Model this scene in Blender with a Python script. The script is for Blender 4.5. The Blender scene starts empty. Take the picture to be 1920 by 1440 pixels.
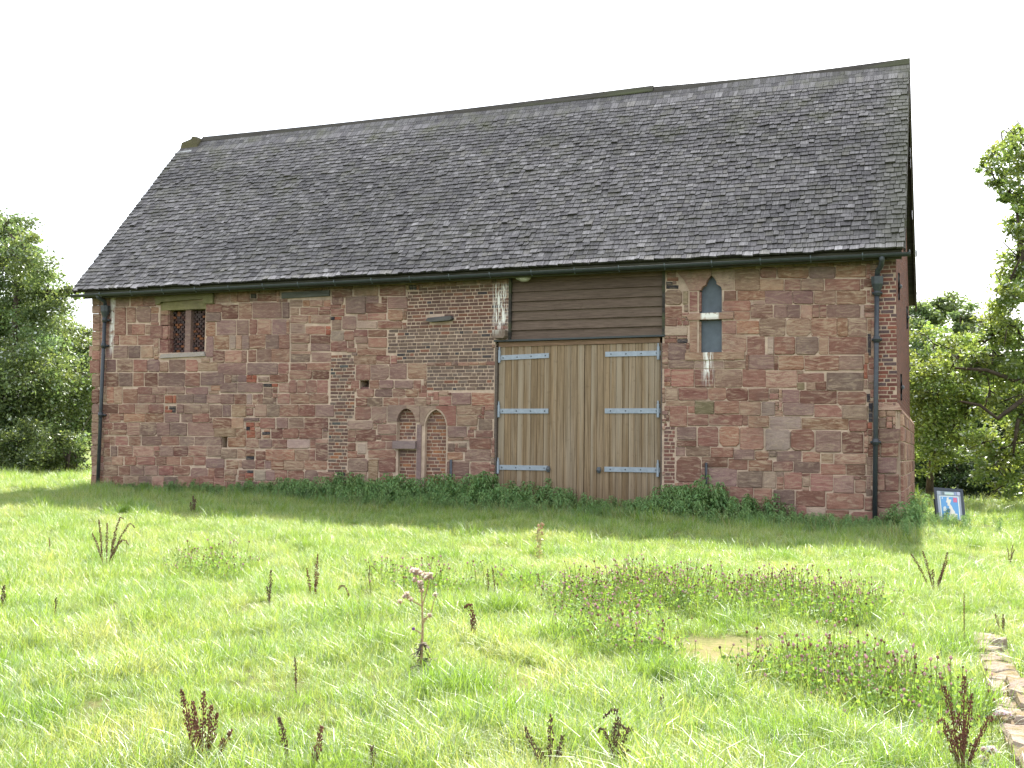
import bpy, bmesh, math, random
import numpy as np
from mathutils import Vector, Matrix
R = random.Random(7)
NR = np.random.default_rng(11)
scene = bpy.context.scene
COL = scene.collection

# ------------------------------------------------------------------ camera, sky, sun, exposure
CAM_F, CAM_YAW, CAM_PITCH, CAM_ROLL = 2077.26, -0.3743, 0.0605, 0.0123
CAM = np.array([0.8487, -21.5, 0.0])
def _axes():
    cy, sy = math.cos(CAM_YAW), math.sin(CAM_YAW); cp, sp = math.cos(CAM_PITCH), math.sin(CAM_PITCH)
    cr, sr = math.cos(CAM_ROLL), math.sin(CAM_ROLL)
    fwd = np.array([sy*cp, cy*cp, sp]); right = np.array([cy, -sy, 0.0]); up = np.cross(right, fwd)
    return right*cr+up*sr, up*cr-right*sr, fwd
RT, UP, FW = _axes()
cam_d = bpy.data.cameras.new('camera'); cam = bpy.data.objects.new('camera', cam_d); COL.objects.link(cam)
cam.matrix_world = Matrix(((RT[0], UP[0], -FW[0], CAM[0]), (RT[1], UP[1], -FW[1], CAM[1]), (RT[2], UP[2], -FW[2], CAM[2]), (0, 0, 0, 1)))
cam_d.sensor_width = 36; cam_d.lens = CAM_F/1920*36; cam_d.clip_start = 0.05; cam_d.clip_end = 3000
scene.camera = cam

SUN_EL, SUN_X = math.radians(45.8), -0.035          # the sun stands behind the barn, square to its long wall
sdir = Vector((SUN_X, 1, 0)).normalized()*math.cos(SUN_EL) + Vector((0, 0, math.sin(SUN_EL)))
sun_d = bpy.data.lights.new('sun', 'SUN'); sun = bpy.data.objects.new('sun', sun_d); COL.objects.link(sun)
sun_d.energy = 5.0; sun_d.angle = math.radians(0.53); sun_d.color = (1.0, 0.95, 0.86)
sun.rotation_euler = sdir.to_track_quat('Z', 'Y').to_euler()
world = bpy.data.worlds.new('World'); scene.world = world; world.use_nodes = True
wt = world.node_tree; wt.nodes.clear()
wo = wt.nodes.new('ShaderNodeOutputWorld'); bg = wt.nodes.new('ShaderNodeBackground'); sky = wt.nodes.new('ShaderNodeTexSky')
sky.sky_type = 'NISHITA'; sky.sun_disc = False; sky.sun_elevation = SUN_EL; sky.sun_rotation = math.atan2(sdir.x, sdir.y)
sky.air_density = 1.0; sky.dust_density = 2.5; sky.ozone_density = 1.0
cloud = wt.nodes.new('ShaderNodeMix'); cloud.data_type = 'RGBA'       # thin even white cloud over the whole sky
cloud.inputs[0].default_value = 0.55; cloud.inputs[7].default_value = (8.3, 8.4, 8.6, 1)
wt.links.new(sky.outputs[0], cloud.inputs[6]); wt.links.new(cloud.outputs[2], bg.inputs[0])
bg.inputs[1].default_value = 0.135; wt.links.new(bg.outputs[0], wo.inputs[0])
vs = scene.view_settings; vs.view_transform = 'Standard'; vs.look = 'None'; vs.gamma = 1; vs.use_curve_mapping = False
vs.exposure = 1.32
scene.cycles.max_bounces = 8; scene.cycles.transparent_max_bounces = 8

# ------------------------------------------------------------------ picture point -> point in the place
def ray(u, v): return FW + RT*(u-960)/CAM_F - UP*(v-720)/CAM_F
def at(u, v, y=0.0):
    d = ray(u, v); return CAM + d*(y-CAM[1])/d[1]
def W(u, v, y=0.0):
    p = at(u, v, y); return (p[0], p[2])
def proj(p):
    d = np.asarray(p, float)-CAM; return (960+CAM_F*(d@RT)/(d@FW), 720-CAM_F*(d@UP)/(d@FW))
def _n2(x, y, s):
    return np.sin(x*1.3*s+1.7)*np.cos(y*1.1*s-.6)+.5*np.sin(x*2.7*s-y*2.1*s+.4)+.3*np.cos(x*4.9*s+y*5.3*s)
def gz(x, y):
    x = np.asarray(x, float); y = np.asarray(y, float)
    xs = np.clip(x, -30, 12)
    z = -1.25-0.0108*xs+np.where(y < 0, 0.016*np.maximum(y, -40), -0.004*np.minimum(y, 60))
    r = np.hypot(x+9, y+5)
    z = z+0.035*_n2(x, y, .55)*np.clip(r/4, .3, 1)
    z = z+.10*np.exp(-(((x+2.6)/2.0)**2+((y+10.2)/1.3)**2))          # low mound under the clover
    z = z-.13*np.exp(-(((x+.6)/2.6)**2+((y+.6)/1.6)**2))
    far = np.clip((np.hypot(x, y)-70)/350, 0, 1)
    z = z+far*far*(3-2*far)*(22+9*np.sin(x*.011+1)+6*np.cos(y*.013+x*.004))
    return z
def ground(u, v):
    d = ray(u, v); t = 3.0
    for i in range(4000):
        p = CAM+d*t
        if p[2] < gz(p[0], p[1]): break
        t += .02
    return p

# ------------------------------------------------------------------ helpers
WL = {}
def link(o, parent, loc):
    COL.objects.link(o); WL[o.name] = Vector(loc)
    if parent is not None:
        o.parent = parent; o.location = Vector(loc)-WL[parent.name]
    else: o.location = Vector(loc)
    return o
def obj(name, mesh, mat=None, parent=None, loc=(0, 0, 0), color=None, kind=None):
    o = bpy.data.objects.new(name, mesh)
    if mat is not None and not mesh.materials: mesh.materials.append(mat)
    if color is not None: o.color = (*color[:3], color[3] if len(color) > 3 else 1)
    if kind: o['kind'] = kind
    return link(o, parent, loc)
def thing(name, label, cat, loc, group=None):
    o = bpy.data.objects.new(name, None); o.empty_display_size = .2
    o['label'] = label; o['category'] = cat
    if group: o['group'] = group
    return link(o, None, loc)
def tag(o, label, cat, group=None):
    o['label'] = label; o['category'] = cat
    if group: o['group'] = group
    return o
def npmesh(name, V, F, tint=None, mi=None, smooth=False):
    """V (n,3); F list of index arrays, each (m,k); tint (faces,3)"""
    me = bpy.data.meshes.new(name); V = np.asarray(V, np.float32).reshape(-1, 3)
    Fs = [np.asarray(f, np.int32) for f in (F if isinstance(F, list) else [F]) if len(f)]
    nl = sum(f.size for f in Fs); nf = sum(len(f) for f in Fs)
    me.vertices.add(len(V)); me.vertices.foreach_set('co', V.ravel())
    me.loops.add(nl); me.polygons.add(nf)
    me.loops.foreach_set('vertex_index', np.concatenate([f.ravel() for f in Fs]))
    tot = np.concatenate([np.full(len(f), f.shape[1], np.int32) for f in Fs])
    st = np.zeros(nf, np.int32); st[1:] = np.cumsum(tot)[:-1]
    me.polygons.foreach_set('loop_start', st)
    try: me.polygons.foreach_set('loop_total', tot)
    except Exception: pass
    if mi is not None: me.polygons.foreach_set('material_index', np.asarray(mi, np.int32))
    me.polygons.foreach_set('use_smooth', np.full(nf, smooth, bool))
    me.update(calc_edges=True)
    t = np.ones((nf, 4), np.float32)
    if tint is not None:
        tint = np.asarray(tint, np.float32); t[:, :tint.shape[1]] = tint
    a = me.attributes.new('tint', 'FLOAT_COLOR', 'FACE'); a.data.foreach_set('color', t.ravel())
    return me
class MB:
    """collects polygons for one mesh"""
    def __init__(s): s.v = []; s.f = []; s.t = []; s.m = []
    def poly(s, V, F, tint=(1, 1, 1), mi=0):
        b = len(s.v); s.v.extend([tuple(p) for p in V])
        for f in F: s.f.append([i+b for i in f]); s.t.append(tint); s.m.append(mi)
    def box(s, x0, x1, y0, y1, z0, z1, **k):
        s.poly([(x0, y0, z0), (x1, y0, z0), (x1, y1, z0), (x0, y1, z0), (x0, y0, z1), (x1, y0, z1), (x1, y1, z1), (x0, y1, z1)],
               [(0, 3, 2, 1), (4, 5, 6, 7), (0, 1, 5, 4), (1, 2, 6, 5), (2, 3, 7, 6), (3, 0, 4, 7)], **k)
    def prism(s, pts, y0, y1, **k):
        """pts counter-clockwise in (x,z) seen from the front; front at y0"""
        n = len(pts); V = [(x, y0, z) for x, z in pts]+[(x, y1, z) for x, z in pts]
        F = [tuple(range(n)), tuple(range(2*n-1, n-1, -1))]+[(i, n+i, n+(i+1) % n, (i+1) % n) for i in range(n)]
        s.poly(V, F, **k)
    def tube(s, pts, rad, n=6, cap=True, **k):
        pts = [Vector(p) for p in pts]; rs = rad if isinstance(rad, (list, tuple)) else [rad]*len(pts)
        V = []; F = []
        for i, p in enumerate(pts):
            d = (pts[min(i+1, len(pts)-1)]-pts[max(i-1, 0)])
            d = d.normalized() if d.length > 1e-9 else Vector((0, 0, 1))
            a = d.cross(Vector((0.31, .77, .56))).normalized(); b = d.cross(a)
            for j in range(n):
                t = 2*math.pi*j/n; V.append(p+(a*math.cos(t)+b*math.sin(t))*rs[i])
        for i in range(len(pts)-1):
            for j in range(n): F.append((i*n+j, i*n+(j+1) % n, (i+1)*n+(j+1) % n, (i+1)*n+j))
        if cap: F.append(tuple(range(n-1, -1, -1))); F.append(tuple(range((len(pts)-1)*n, len(pts)*n)))
        s.poly(V, F, **k)
    def blob(s, c, r, n=6, m=4, **k):
        r = r if hasattr(r, '__len__') else (r, r, r); V = [(c[0], c[1], c[2]-r[2])]; F = []
        for i in range(1, m):
            ph = math.pi*i/m
            for j in range(n):
                th = 2*math.pi*(j+.5*(i % 2))/n
                V.append((c[0]+r[0]*math.sin(ph)*math.cos(th), c[1]+r[1]*math.sin(ph)*math.sin(th), c[2]-r[2]*math.cos(ph)))
        V.append((c[0], c[1], c[2]+r[2])); L = len(V)-1
        for j in range(n): F.append((0, 1+(j+1) % n, 1+j)); F.append((L, L-n+j, L-n+(j+1) % n))
        for i in range(m-2):
            for j in range(n): F.append((1+i*n+j, 1+i*n+(j+1) % n, 1+(i+1)*n+(j+1) % n, 1+(i+1)*n+j))
        s.poly(V, F, **k)
    def mesh(s, name, origin=(0, 0, 0), smooth=False):
        me = bpy.data.meshes.new(name); o = origin
        me.from_pydata([(p[0]-o[0], p[1]-o[1], p[2]-o[2]) for p in s.v], [], s.f)
        me.polygons.foreach_set('material_index', s.m); me.polygons.foreach_set('use_smooth', [smooth]*len(s.f))
        a = me.attributes.new('tint', 'FLOAT_COLOR', 'FACE')
        a.data.foreach_set('color', np.array([(*t[:3], t[3] if len(t) > 3 else 1) for t in s.t], np.float32).ravel())
        me.update(); return me
    def build(s, name, mat, parent=None, loc=(0, 0, 0), smooth=False, color=None, kind=None, local=False):
        return obj(name, s.mesh(name, (0, 0, 0) if local else loc, smooth), mat, parent, loc, color, kind)

# ------------------------------------------------------------------ materials
class NT:
    def __init__(s, name):
        s.m = bpy.data.materials.new(name); s.m.use_nodes = True; s.t = s.m.node_tree; s.t.nodes.clear()
        s.out = s.n('OutputMaterial')
    def n(s, typ, **k):
        nd = s.t.nodes.new('ShaderNode'+typ)
        for a, b in k.items(): setattr(nd, a, b)
        return nd
    def l(s, a, b): s.t.links.new(a, b)
    def put(s, sock, v):
        if isinstance(v, bpy.types.NodeSocket): s.l(v, sock)
        elif v is not None:
            if sock.type == 'RGBA' and hasattr(v, '__len__') and len(v) == 3: v = (*v, 1)
            sock.default_value = v
    def mix(s, f, a, b, mode='MIX'):
        q = s.n('Mix', data_type='RGBA', blend_type=mode); q.clamp_factor = True
        s.put(q.inputs[0], f); s.put(q.inputs[6], a); s.put(q.inputs[7], b); return q.outputs[2]
    def math(s, op, a, b=None, c=None):
        q = s.n('Math', operation=op); s.put(q.inputs[0], a)
        if b is not None: s.put(q.inputs[1], b)
        if c is not None: s.put(q.inputs[2], c)
        return q.outputs[0]
    def vm(s, op, a, b=None):
        q = s.n('VectorMath', operation=op); s.put(q.inputs[0], a)
        if b is not None: s.put(q.inputs[1], b)
        return q.outputs[0]
    def noise(s, vec, scale, detail=3, rough=.55, dist=0):
        q = s.n('TexNoise'); s.put(q.inputs['Vector'], vec); q.inputs['Scale'].default_value = scale
        q.inputs['Detail'].default_value = detail; q.inputs['Roughness'].default_value = rough; q.inputs['Distortion'].default_value = dist
        return q.outputs['Fac']
    def ramp(s, f, lo, hi):
        q = s.n('MapRange'); s.put(q.inputs[0], f); q.inputs[1].default_value = lo; q.inputs[2].default_value = hi; return q.outputs[0]
    def bump(s, h, dist=.01, strength=1):
        q = s.n('Bump'); s.put(q.inputs['Height'], h); q.inputs['Distance'].default_value = dist; q.inputs['Strength'].default_value = strength
        return q.outputs[0]
    def tint(s):
        a = s.n('Attribute', attribute_name='tint'); o = s.n('ObjectInfo')
        return s.mix(1.0, a.outputs['Color'], o.outputs['Color'], 'MULTIPLY'), a, o
    def pbr(s, col, rough=.85, normal=None, spec=.3, metal=0, alpha=None):
        p = s.n('BsdfPrincipled'); s.put(p.inputs['Base Color'], col); s.put(p.inputs['Roughness'], rough)
        p.inputs['Specular IOR Level'].default_value = spec; p.inputs['Metallic'].default_value = metal
        if normal is not None: s.l(normal, p.inputs['Normal'])
        s.l(p.outputs[0], s.out.inputs[0]); return s.m
def wpos(q):
    g = q.n('NewGeometry'); x = q.n('SeparateXYZ'); q.l(g.outputs['Position'], x.inputs[0]); return g.outputs['Position'], x
def boxmask(q, x, x0, x1, z0, z1, soft=.05):
    a = q.ramp(x.outputs[0], x0-soft, x0+soft); b = q.ramp(x.outputs[0], x1+soft, x1-soft)
    c = q.ramp(x.outputs[2], z0-soft*3, z0+soft*3); d = q.ramp(x.outputs[2], z1+soft, z1-soft)
    return q.math('MULTIPLY', q.math('MULTIPLY', a, b), q.math('MULTIPLY', c, d))
def droppings(q, col):
    """white bird-lime streaks and the green algae band under the eaves, where they are on the wall"""
    P, x = wpos(q)
    st = q.noise(q.vm('MULTIPLY', P, (28, 6, 3.0)), 1.0, 4, .62)
    a = W(922, 622); b = W(953, 533)
    m1 = boxmask(q, x, a[0]+.05, b[0]-.02, a[1]+.05, b[1], .06)
    a2 = W(1314, 712); b2 = W(1345, 655); m2 = boxmask(q, x, a2[0]+.06, b2[0]-.1, a2[1], b2[1], .06)
    a3 = W(206, 650); b3 = W(217, 556); m3 = boxmask(q, x, a3[0]+.02, b3[0]-.02, a3[1]-.1, b3[1], .05)
    a4 = W(1313, 600); b4 = W(1351, 585); m4 = boxmask(q, x, a4[0]+.03, b4[0]-.03, a4[1], b4[1]-.01, .02)
    m = q.math('MAXIMUM', q.math('MULTIPLY', q.ramp(st, .48, .54), m1), q.math('MULTIPLY', q.ramp(st, .49, .55), m2))
    st3 = q.noise(q.vm('MULTIPLY', P, (9, 6, 6)), 1.0, 4, .6)
    m = q.math('MAXIMUM', m, q.math('MULTIPLY', q.ramp(st3, .36, .5), m3))
    m = q.math('MAXIMUM', m, q.math('MULTIPLY', q.ramp(st3, .38, .46), m4))
    al = q.math('MULTIPLY', q.ramp(q.math('ADD', x.outputs[2], q.math('MULTIPLY', st3, .5)), 3.55, 3.95), .75)
    col = q.mix(al, col, (.075, .075, .04))
    grime = q.noise(P, 1.1, 5, .65)
    col = q.mix(q.math('MULTIPLY', q.ramp(grime, .5, .72), .35), col, (.12, .095, .085))
    return q.mix(m, col, (.78, .76, .70))
def mat_stone():
    q = NT('sandstone'); c, a, o = q.tint(); tc = q.n('TexCoord')
    off = q.n('CombineXYZ'); q.l(q.math('MULTIPLY', o.outputs['Random'], 71.3), off.inputs[0]); q.l(q.math('MULTIPLY', o.outputs['Random'], 37.7), off.inputs[2])
    P = q.vm('ADD', tc.outputs['Object'], off.outputs[0])
    band = q.noise(q.vm('MULTIPLY', P, (1.5, 3, 6.5)), 1.7, 5, .62, 2.2)
    big = q.noise(P, 3.2, 4, .6, .5); fine = q.noise(P, 55, 4, .7)
    pale = q.mix(.8, c, (.44, .335, .235)); dark = q.mix(1.0, c, (.58, .46, .43), 'MULTIPLY')
    amt = q.math('MULTIPLY', a.outputs['Alpha'], o.outputs['Alpha'])
    c2 = q.mix(q.math('MULTIPLY', q.ramp(band, .50, .62), q.math('MULTIPLY', amt, .85)), c, pale)
    c2 = q.mix(q.math('MULTIPLY', q.ramp(band, .47, .36), q.math('MULTIPLY', amt, .75)), c2, dark)
    c2 = q.mix(q.math('MULTIPLY', q.ramp(big, .5, .75), .4), c2, q.mix(1.0, c2, (.76, .70, .68), 'MULTIPLY'))
    c2 = q.mix(q.math('MULTIPLY', q.ramp(big, .46, .25), .22), c2, (.36, .26, .2))
    c2 = q.mix(q.ramp(fine, .3, .7), q.mix(1.0, c2, (.82, .82, .82), 'MULTIPLY'), q.mix(1.0, c2, (1.16, 1.15, 1.13), 'MULTIPLY'))
    c2 = droppings(q, c2)
    h = q.math('ADD', q.math('MULTIPLY', big, 1.2), q.math('ADD', q.math('MULTIPLY', band, .8), q.math('MULTIPLY', fine, .3)))
    return q.pbr(c2, .92, q.bump(h, .02, .8), .15)
def mat_brick():
    q = NT('old_brick'); c, a, o = q.tint(); P, x = wpos(q)
    f = q.noise(P, 26, 4, .7); g = q.noise(P, 90, 3, .7)
    c2 = q.mix(q.ramp(f, .35, .7), c, q.mix(1.0, c, (.62, .6, .62), 'MULTIPLY'))
    c2 = q.mix(q.math('MULTIPLY', q.ramp(g, .58, .75), .35), c2, (.36, .27, .2))
    return q.pbr(droppings(q, c2), .93, q.bump(q.math('ADD', f, q.math('MULTIPLY', g, .4)), .012, .7), .15)
def mat_mortar():
    q = NT('lime_mortar'); P, x = wpos(q); f = q.noise(P, 4, 5, .65); g = q.noise(P, 70, 3, .7)
    c = q.mix(q.ramp(f, .35, .65), (.58, .44, .335), (.42, .31, .235)); c = q.mix(q.math('MULTIPLY', q.ramp(g, .5, .75), .35), c, (.28, .21, .165)); c = q.mix(q.math('MULTIPLY', q.ramp(q.noise(P, 1.6, 3, .6), .5, .68), .45), c, (.27, .195, .15))
    return q.pbr(droppings(q, c), .95, q.bump(q.math('ADD', g, f), .012, .7), .1)
def mat_shingle():
    q = NT('oak_shingle'); c, a, o = q.tint(); P, x = wpos(q)
    g = q.noise(q.vm('MULTIPLY', P, (42, 2.2, 2.2)), 1, 4, .65); f = q.noise(P, .8, 5, .65); fl = q.noise(P, 60, 2, .6)
    c2 = q.mix(q.ramp(g, .3, .72), q.mix(1.0, c, (.52, .52, .54), 'MULTIPLY'), q.mix(1.0, c, (1.45, 1.45, 1.5), 'MULTIPLY'))
    c2 = q.mix(q.math('MULTIPLY', q.ramp(f, .5, .72), .45), c2, q.mix(1.0, c2, (.62, .63, .66), 'MULTIPLY'))
    moss = q.noise(P, 1.3, 6, .72); up = q.ramp(x.outputs[2], 5.5, 8.4)
    c2 = q.mix(q.math('MULTIPLY', q.ramp(moss, .5, .72), q.math('MULTIPLY_ADD', up, .55, .28)), c2, (.10, .10, .055))
    c2 = q.mix(q.math('MULTIPLY', q.ramp(x.outputs[0], -.5, .1), .35), c2, (.105, .11, .06))
    c2 = q.mix(q.math('MULTIPLY', q.ramp(fl, .64, .72), .6), c2, (.42, .42, .42))
    return q.pbr(c2, .72, q.bump(q.math('ADD', g, q.math('MULTIPLY', fl, .2)), .01, .8), .45)
def mat_wood(name, grain, light, rough=.8, lf=.5, spec=.25):
    """grain: scale vector (small along the grain)"""
    q = NT(name); c, a, o = q.tint(); tc = q.n('TexCoord')
    off = q.n('CombineXYZ'); [q.l(q.math('MULTIPLY', o.outputs['Random'], k), off.inputs[i]) for i, k in enumerate((53.1, 17.3, 91.7))]
    P = q.vm('ADD', tc.outputs['Object'], off.outputs[0])
    g = q.noise(q.vm('MULTIPLY', P, grain), 1, 5, .65, .4); big = q.noise(q.vm('MULTIPLY', P, [k*.16 for k in grain]), 1, 3, .6); f = q.noise(P, 9, 3, .6)
    c2 = q.mix(q.ramp(g, .35, .7), q.mix(1.0, c, (.6, .58, .55), 'MULTIPLY'), q.mix(1.0, c, (1.2, 1.2, 1.2), 'MULTIPLY'))
    c2 = q.mix(q.math('MULTIPLY', q.ramp(big, .48, .66), lf), c2, light)
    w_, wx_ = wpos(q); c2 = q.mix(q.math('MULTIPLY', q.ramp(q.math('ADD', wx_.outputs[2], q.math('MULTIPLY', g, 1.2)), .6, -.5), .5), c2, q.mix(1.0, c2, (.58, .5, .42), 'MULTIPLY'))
    c2 = q.mix(q.math('MULTIPLY', q.ramp(f, .6, .75), .4), c2, q.mix(1.0, c2, (.55, .5, .45), 'MULTIPLY'))
    return q.pbr(c2, rough, q.bump(g, .006, .7), spec)
def mat_plain(name, col, rough=.6, spec=.4, metal=0, var=.25, scale=14, bump=.004):
    q = NT(name); c, a, o = q.tint(); P, x = wpos(q); f = q.noise(P, scale, 4, .65)
    c2 = q.mix(1.0, c, col, 'MULTIPLY')
    c2 = q.mix(q.ramp(f, .3, .7), q.mix(1.0, c2, (1-var,)*3, 'MULTIPLY'), q.mix(1.0, c2, (1+var,)*3, 'MULTIPLY'))
    return q.pbr(c2, rough, q.bump(f, bump, .6), spec, metal)
def mat_leaf(name, dif, trans, hue=.12, mixt=.45, gloss=.1, rough=.45, sat2=None):
    q = NT(name); a = q.n('Attribute', attribute_name='tint'); o = q.n('ObjectInfo'); g = q.n('NewGeometry')
    rnd = o.outputs['Random']
    d = q.mix(1.0, a.outputs['Color'], dif, 'MULTIPLY'); t = q.mix(1.0, a.outputs['Color'], trans, 'MULTIPLY')
    if sat2 is not None:
        P, x = wpos(q); f = q.noise(P, .75, 5, .65); f2 = q.math('ADD', q.math('MULTIPLY', q.ramp(f, .40, .62), .7), q.math('MULTIPLY', rnd, .3))
        d = q.mix(f2, d, q.mix(1.0, a.outputs['Color'], sat2[0], 'MULTIPLY')); t = q.mix(f2, t, q.mix(1.0, a.outputs['Color'], sat2[1], 'MULTIPLY'))
    D = q.n('BsdfDiffuse'); T = q.n('BsdfTranslucent'); G = q.n('BsdfGlossy'); q.l(d, D.inputs[0]); q.l(t, T.inputs[0])
    G.inputs['Roughness'].default_value = rough; G.inputs[0].default_value = (.9, .95, .9, 1)
    M = q.n('MixShader'); M.inputs[0].default_value = mixt; q.l(D.outputs[0], M.inputs[1]); q.l(T.outputs[0], M.inputs[2])
    fr = q.n('LayerWeight'); fr.inputs[0].default_value = .35
    M2 = q.n('MixShader'); q.l(q.math('MULTIPLY', fr.outputs['Fresnel'], gloss), M2.inputs[0]); q.l(M.outputs[0], M2.inputs[1]); q.l(G.outputs[0], M2.inputs[2])
    q.l(M2.outputs[0], q.out.inputs[0]); return q.m
def mat_ground():
    q = NT('turf_ground'); P, x = wpos(q); f = q.noise(P, .7, 5, .65); g = q.noise(P, 14, 4, .7)
    c = q.mix(q.ramp(f, .35, .65), (.085, .12, .03), (.12, .14, .04)); c = q.mix(q.ramp(g, .45, .75), c, (.13, .105, .055))
    far = q.n('VectorMath', operation='LENGTH'); q.l(P, far.inputs[0]); k = q.ramp(far.outputs['Value'], 45, 90)
    c = q.mix(k, c, q.mix(q.ramp(f, .4, .6), (.13, .17, .045), (.18, .20, .07)))
    for (bx, by, rx, ry) in BARE_SPOTS:                 # worn spots of dry thatch and moss
        d = q.vm('MULTIPLY', q.vm('SUBTRACT', P, (bx, by, 0)), (1/rx, 1/ry, 0)); ln = q.n('VectorMath', operation='LENGTH'); q.l(d, ln.inputs[0])
        c = q.mix(q.ramp(q.math('ADD', ln.outputs['Value'], q.math('MULTIPLY', g, .5)), 1.5, .7), c, q.mix(q.ramp(g, .4, .65), (.23, .19, .09), (.16, .17, .05)))
    return q.pbr(c, .95, q.bump(g, .03, .8), .1)
def mat_gable():
    q = NT('gable_brick'); tc = q.n('TexCoord'); s = q.n('SeparateXYZ'); q.l(tc.outputs['Object'], s.inputs[0]); k = q.n('CombineXYZ')
    q.l(s.outputs[1], k.inputs[0]); q.l(s.outputs[2], k.inputs[1]); b = q.n('TexBrick'); q.l(k.outputs[0], b.inputs['Vector'])
    b.inputs['Color1'].default_value = (.22, .09, .065, 1); b.inputs['Color2'].default_value = (.13, .065, .055, 1); b.inputs['Mortar'].default_value = (.27, .19, .15, 1)
    b.inputs['Scale'].default_value = 1; b.inputs['Mortar Size'].default_value = .006; b.inputs['Brick Width'].default_value = .225; b.inputs['Row Height'].default_value = .075
    P, x = wpos(q); f = q.noise(P, 20, 4, .7); c = q.mix(q.ramp(f, .35, .7), b.outputs[0], q.mix(1.0, b.outputs[0], (.65, .62, .62), 'MULTIPLY'))
    return q.pbr(c, .93, q.bump(q.math('ADD', q.math('MULTIPLY', b.outputs['Fac'], -1.0), f), .03, 1), .15)
def _spot(u, v): p = ground(u, v); return (float(p[0]), float(p[1]))
BARE_SPOTS = [_spot(1350, 1226)+(.46, .62), _spot(1000, 1280)+(.24, .4)]
M = dict(stone=mat_stone(), brick=mat_brick(), mortar=mat_mortar(), shingle=mat_shingle(), gable=mat_gable(), ground=mat_ground(),
         board=mat_wood('dark_weatherboard', (3, 20, 45), (.13, .10, .07), .75, .45),
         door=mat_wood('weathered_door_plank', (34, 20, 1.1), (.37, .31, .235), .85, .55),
         timber=mat_wood('grey_timber', (2.5, 22, 22), (.14, .14, .11), .85, .5),
         roofwood=mat_wood('mossy_roof_timber', (2, 14, 14), (.07, .08, .035), .85, .8),
         iron=mat_plain('painted_cast_iron', (.075, .085, .095), .45, .45, var=.25), zinc=mat_plain('galvanised_iron', (.265, .30, .345), .45, .5, .3, .15),
         grey_panel=mat_plain('grey_mesh_panel', (.095, .115, .135), .6, .3, var=.2, scale=5), lead=mat_plain('lead_sheet', (.5, .5, .52), .5, .5, .2),
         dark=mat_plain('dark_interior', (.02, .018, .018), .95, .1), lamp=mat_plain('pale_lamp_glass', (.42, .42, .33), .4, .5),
         dock=mat_plain('dry_dock', (1, 1, 1), .8, .2, var=.35, scale=60), print=mat_plain('printed_panel', (1, 1, 1), .35, .4, var=.03, bump=0.0),
         bark=mat_plain('bark', (.075, .06, .045), .95, .1, var=.4, scale=9, bump=.03))

# ------------------------------------------------------------------ ground
def build_ground():
    def ax(lo, hi, d0, a, b):
        f = list(np.arange(a, b+1e-6, d0)); g = d0
        x = a
        while x > lo: g *= 1.22; x -= g; f.insert(0, x)
        x = b; g = d0
        while x < hi: g *= 1.22; x += g; f.append(x)
        return np.array(f)
    X = ax(-900, 900, .35, -32, 8); Y = ax(-60, 1300, .35, -21, 14)
    gx, gy = np.meshgrid(X, Y); V = np.stack([gx, gy, gz(gx, gy)], -1).reshape(-1, 3); nx = len(X); ny = len(Y)
    i = (np.arange(ny-1)[:, None]*nx+np.arange(nx-1)[None]).ravel()
    F = np.stack([i, i+1, i+nx+1, i+nx], 1)
    o = obj('ground', npmesh('ground', V, F, smooth=True), M['ground'], kind='structure')
build_ground()

# ------------------------------------------------------------------ the barn
EAVE_Y, EAVE_Z, RIDGE_Y, RIDGE_Z, XL, XR = -0.363, 3.784, 3.768, 8.612, -19.03, 0.166
XW0, DEPTH = -18.52, 2*RIDGE_Y
barn = thing('stone_barn', 'long red sandstone barn with steep shingled roof and wide plank doors', 'barn', (-9.3, RIDGE_Y, -1.2))
SC = dict(r=(.285, .165, .13, .5), d=(.19, .10, .08, .6), p=(.222, .166, .15, .3), t=(.35, .255, .19, .7), o=(.33, .205, .135, 1.0), g=(.265, .21, .17, .45),
          y=(.36, .29, .18, .6), w=(.40, .355, .30, .4), m=(.31, .215, .17, .9), k=(.05, .05, .06, .2), b=(.30, .12, .08, .2), v=(.20, .18, .11, .3))
FR = dict(A=(180, 540, 7.2), B=(180, 730, 7.2), C=(400, 530, 7.2), D=(400, 720, 7.2), E=(600, 520, 7.2), F=(600, 710, 6.857), G=(780, 510, 6.857), H=(780, 710, 6.857),
          I=(1240, 480, 8), J=(1440, 470, 8), K=(1240, 640, 8), L=(1440, 630, 8), M=(1240, 800, 8), N=(1440, 800, 7.58), O=(1610, 720, 5.143))
def fpx(f, u, v): x, y, s = FR[f]; return x+u/s, y+v/s
def fW(f, u, v): return W(*fpx(f, u, v))
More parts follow.
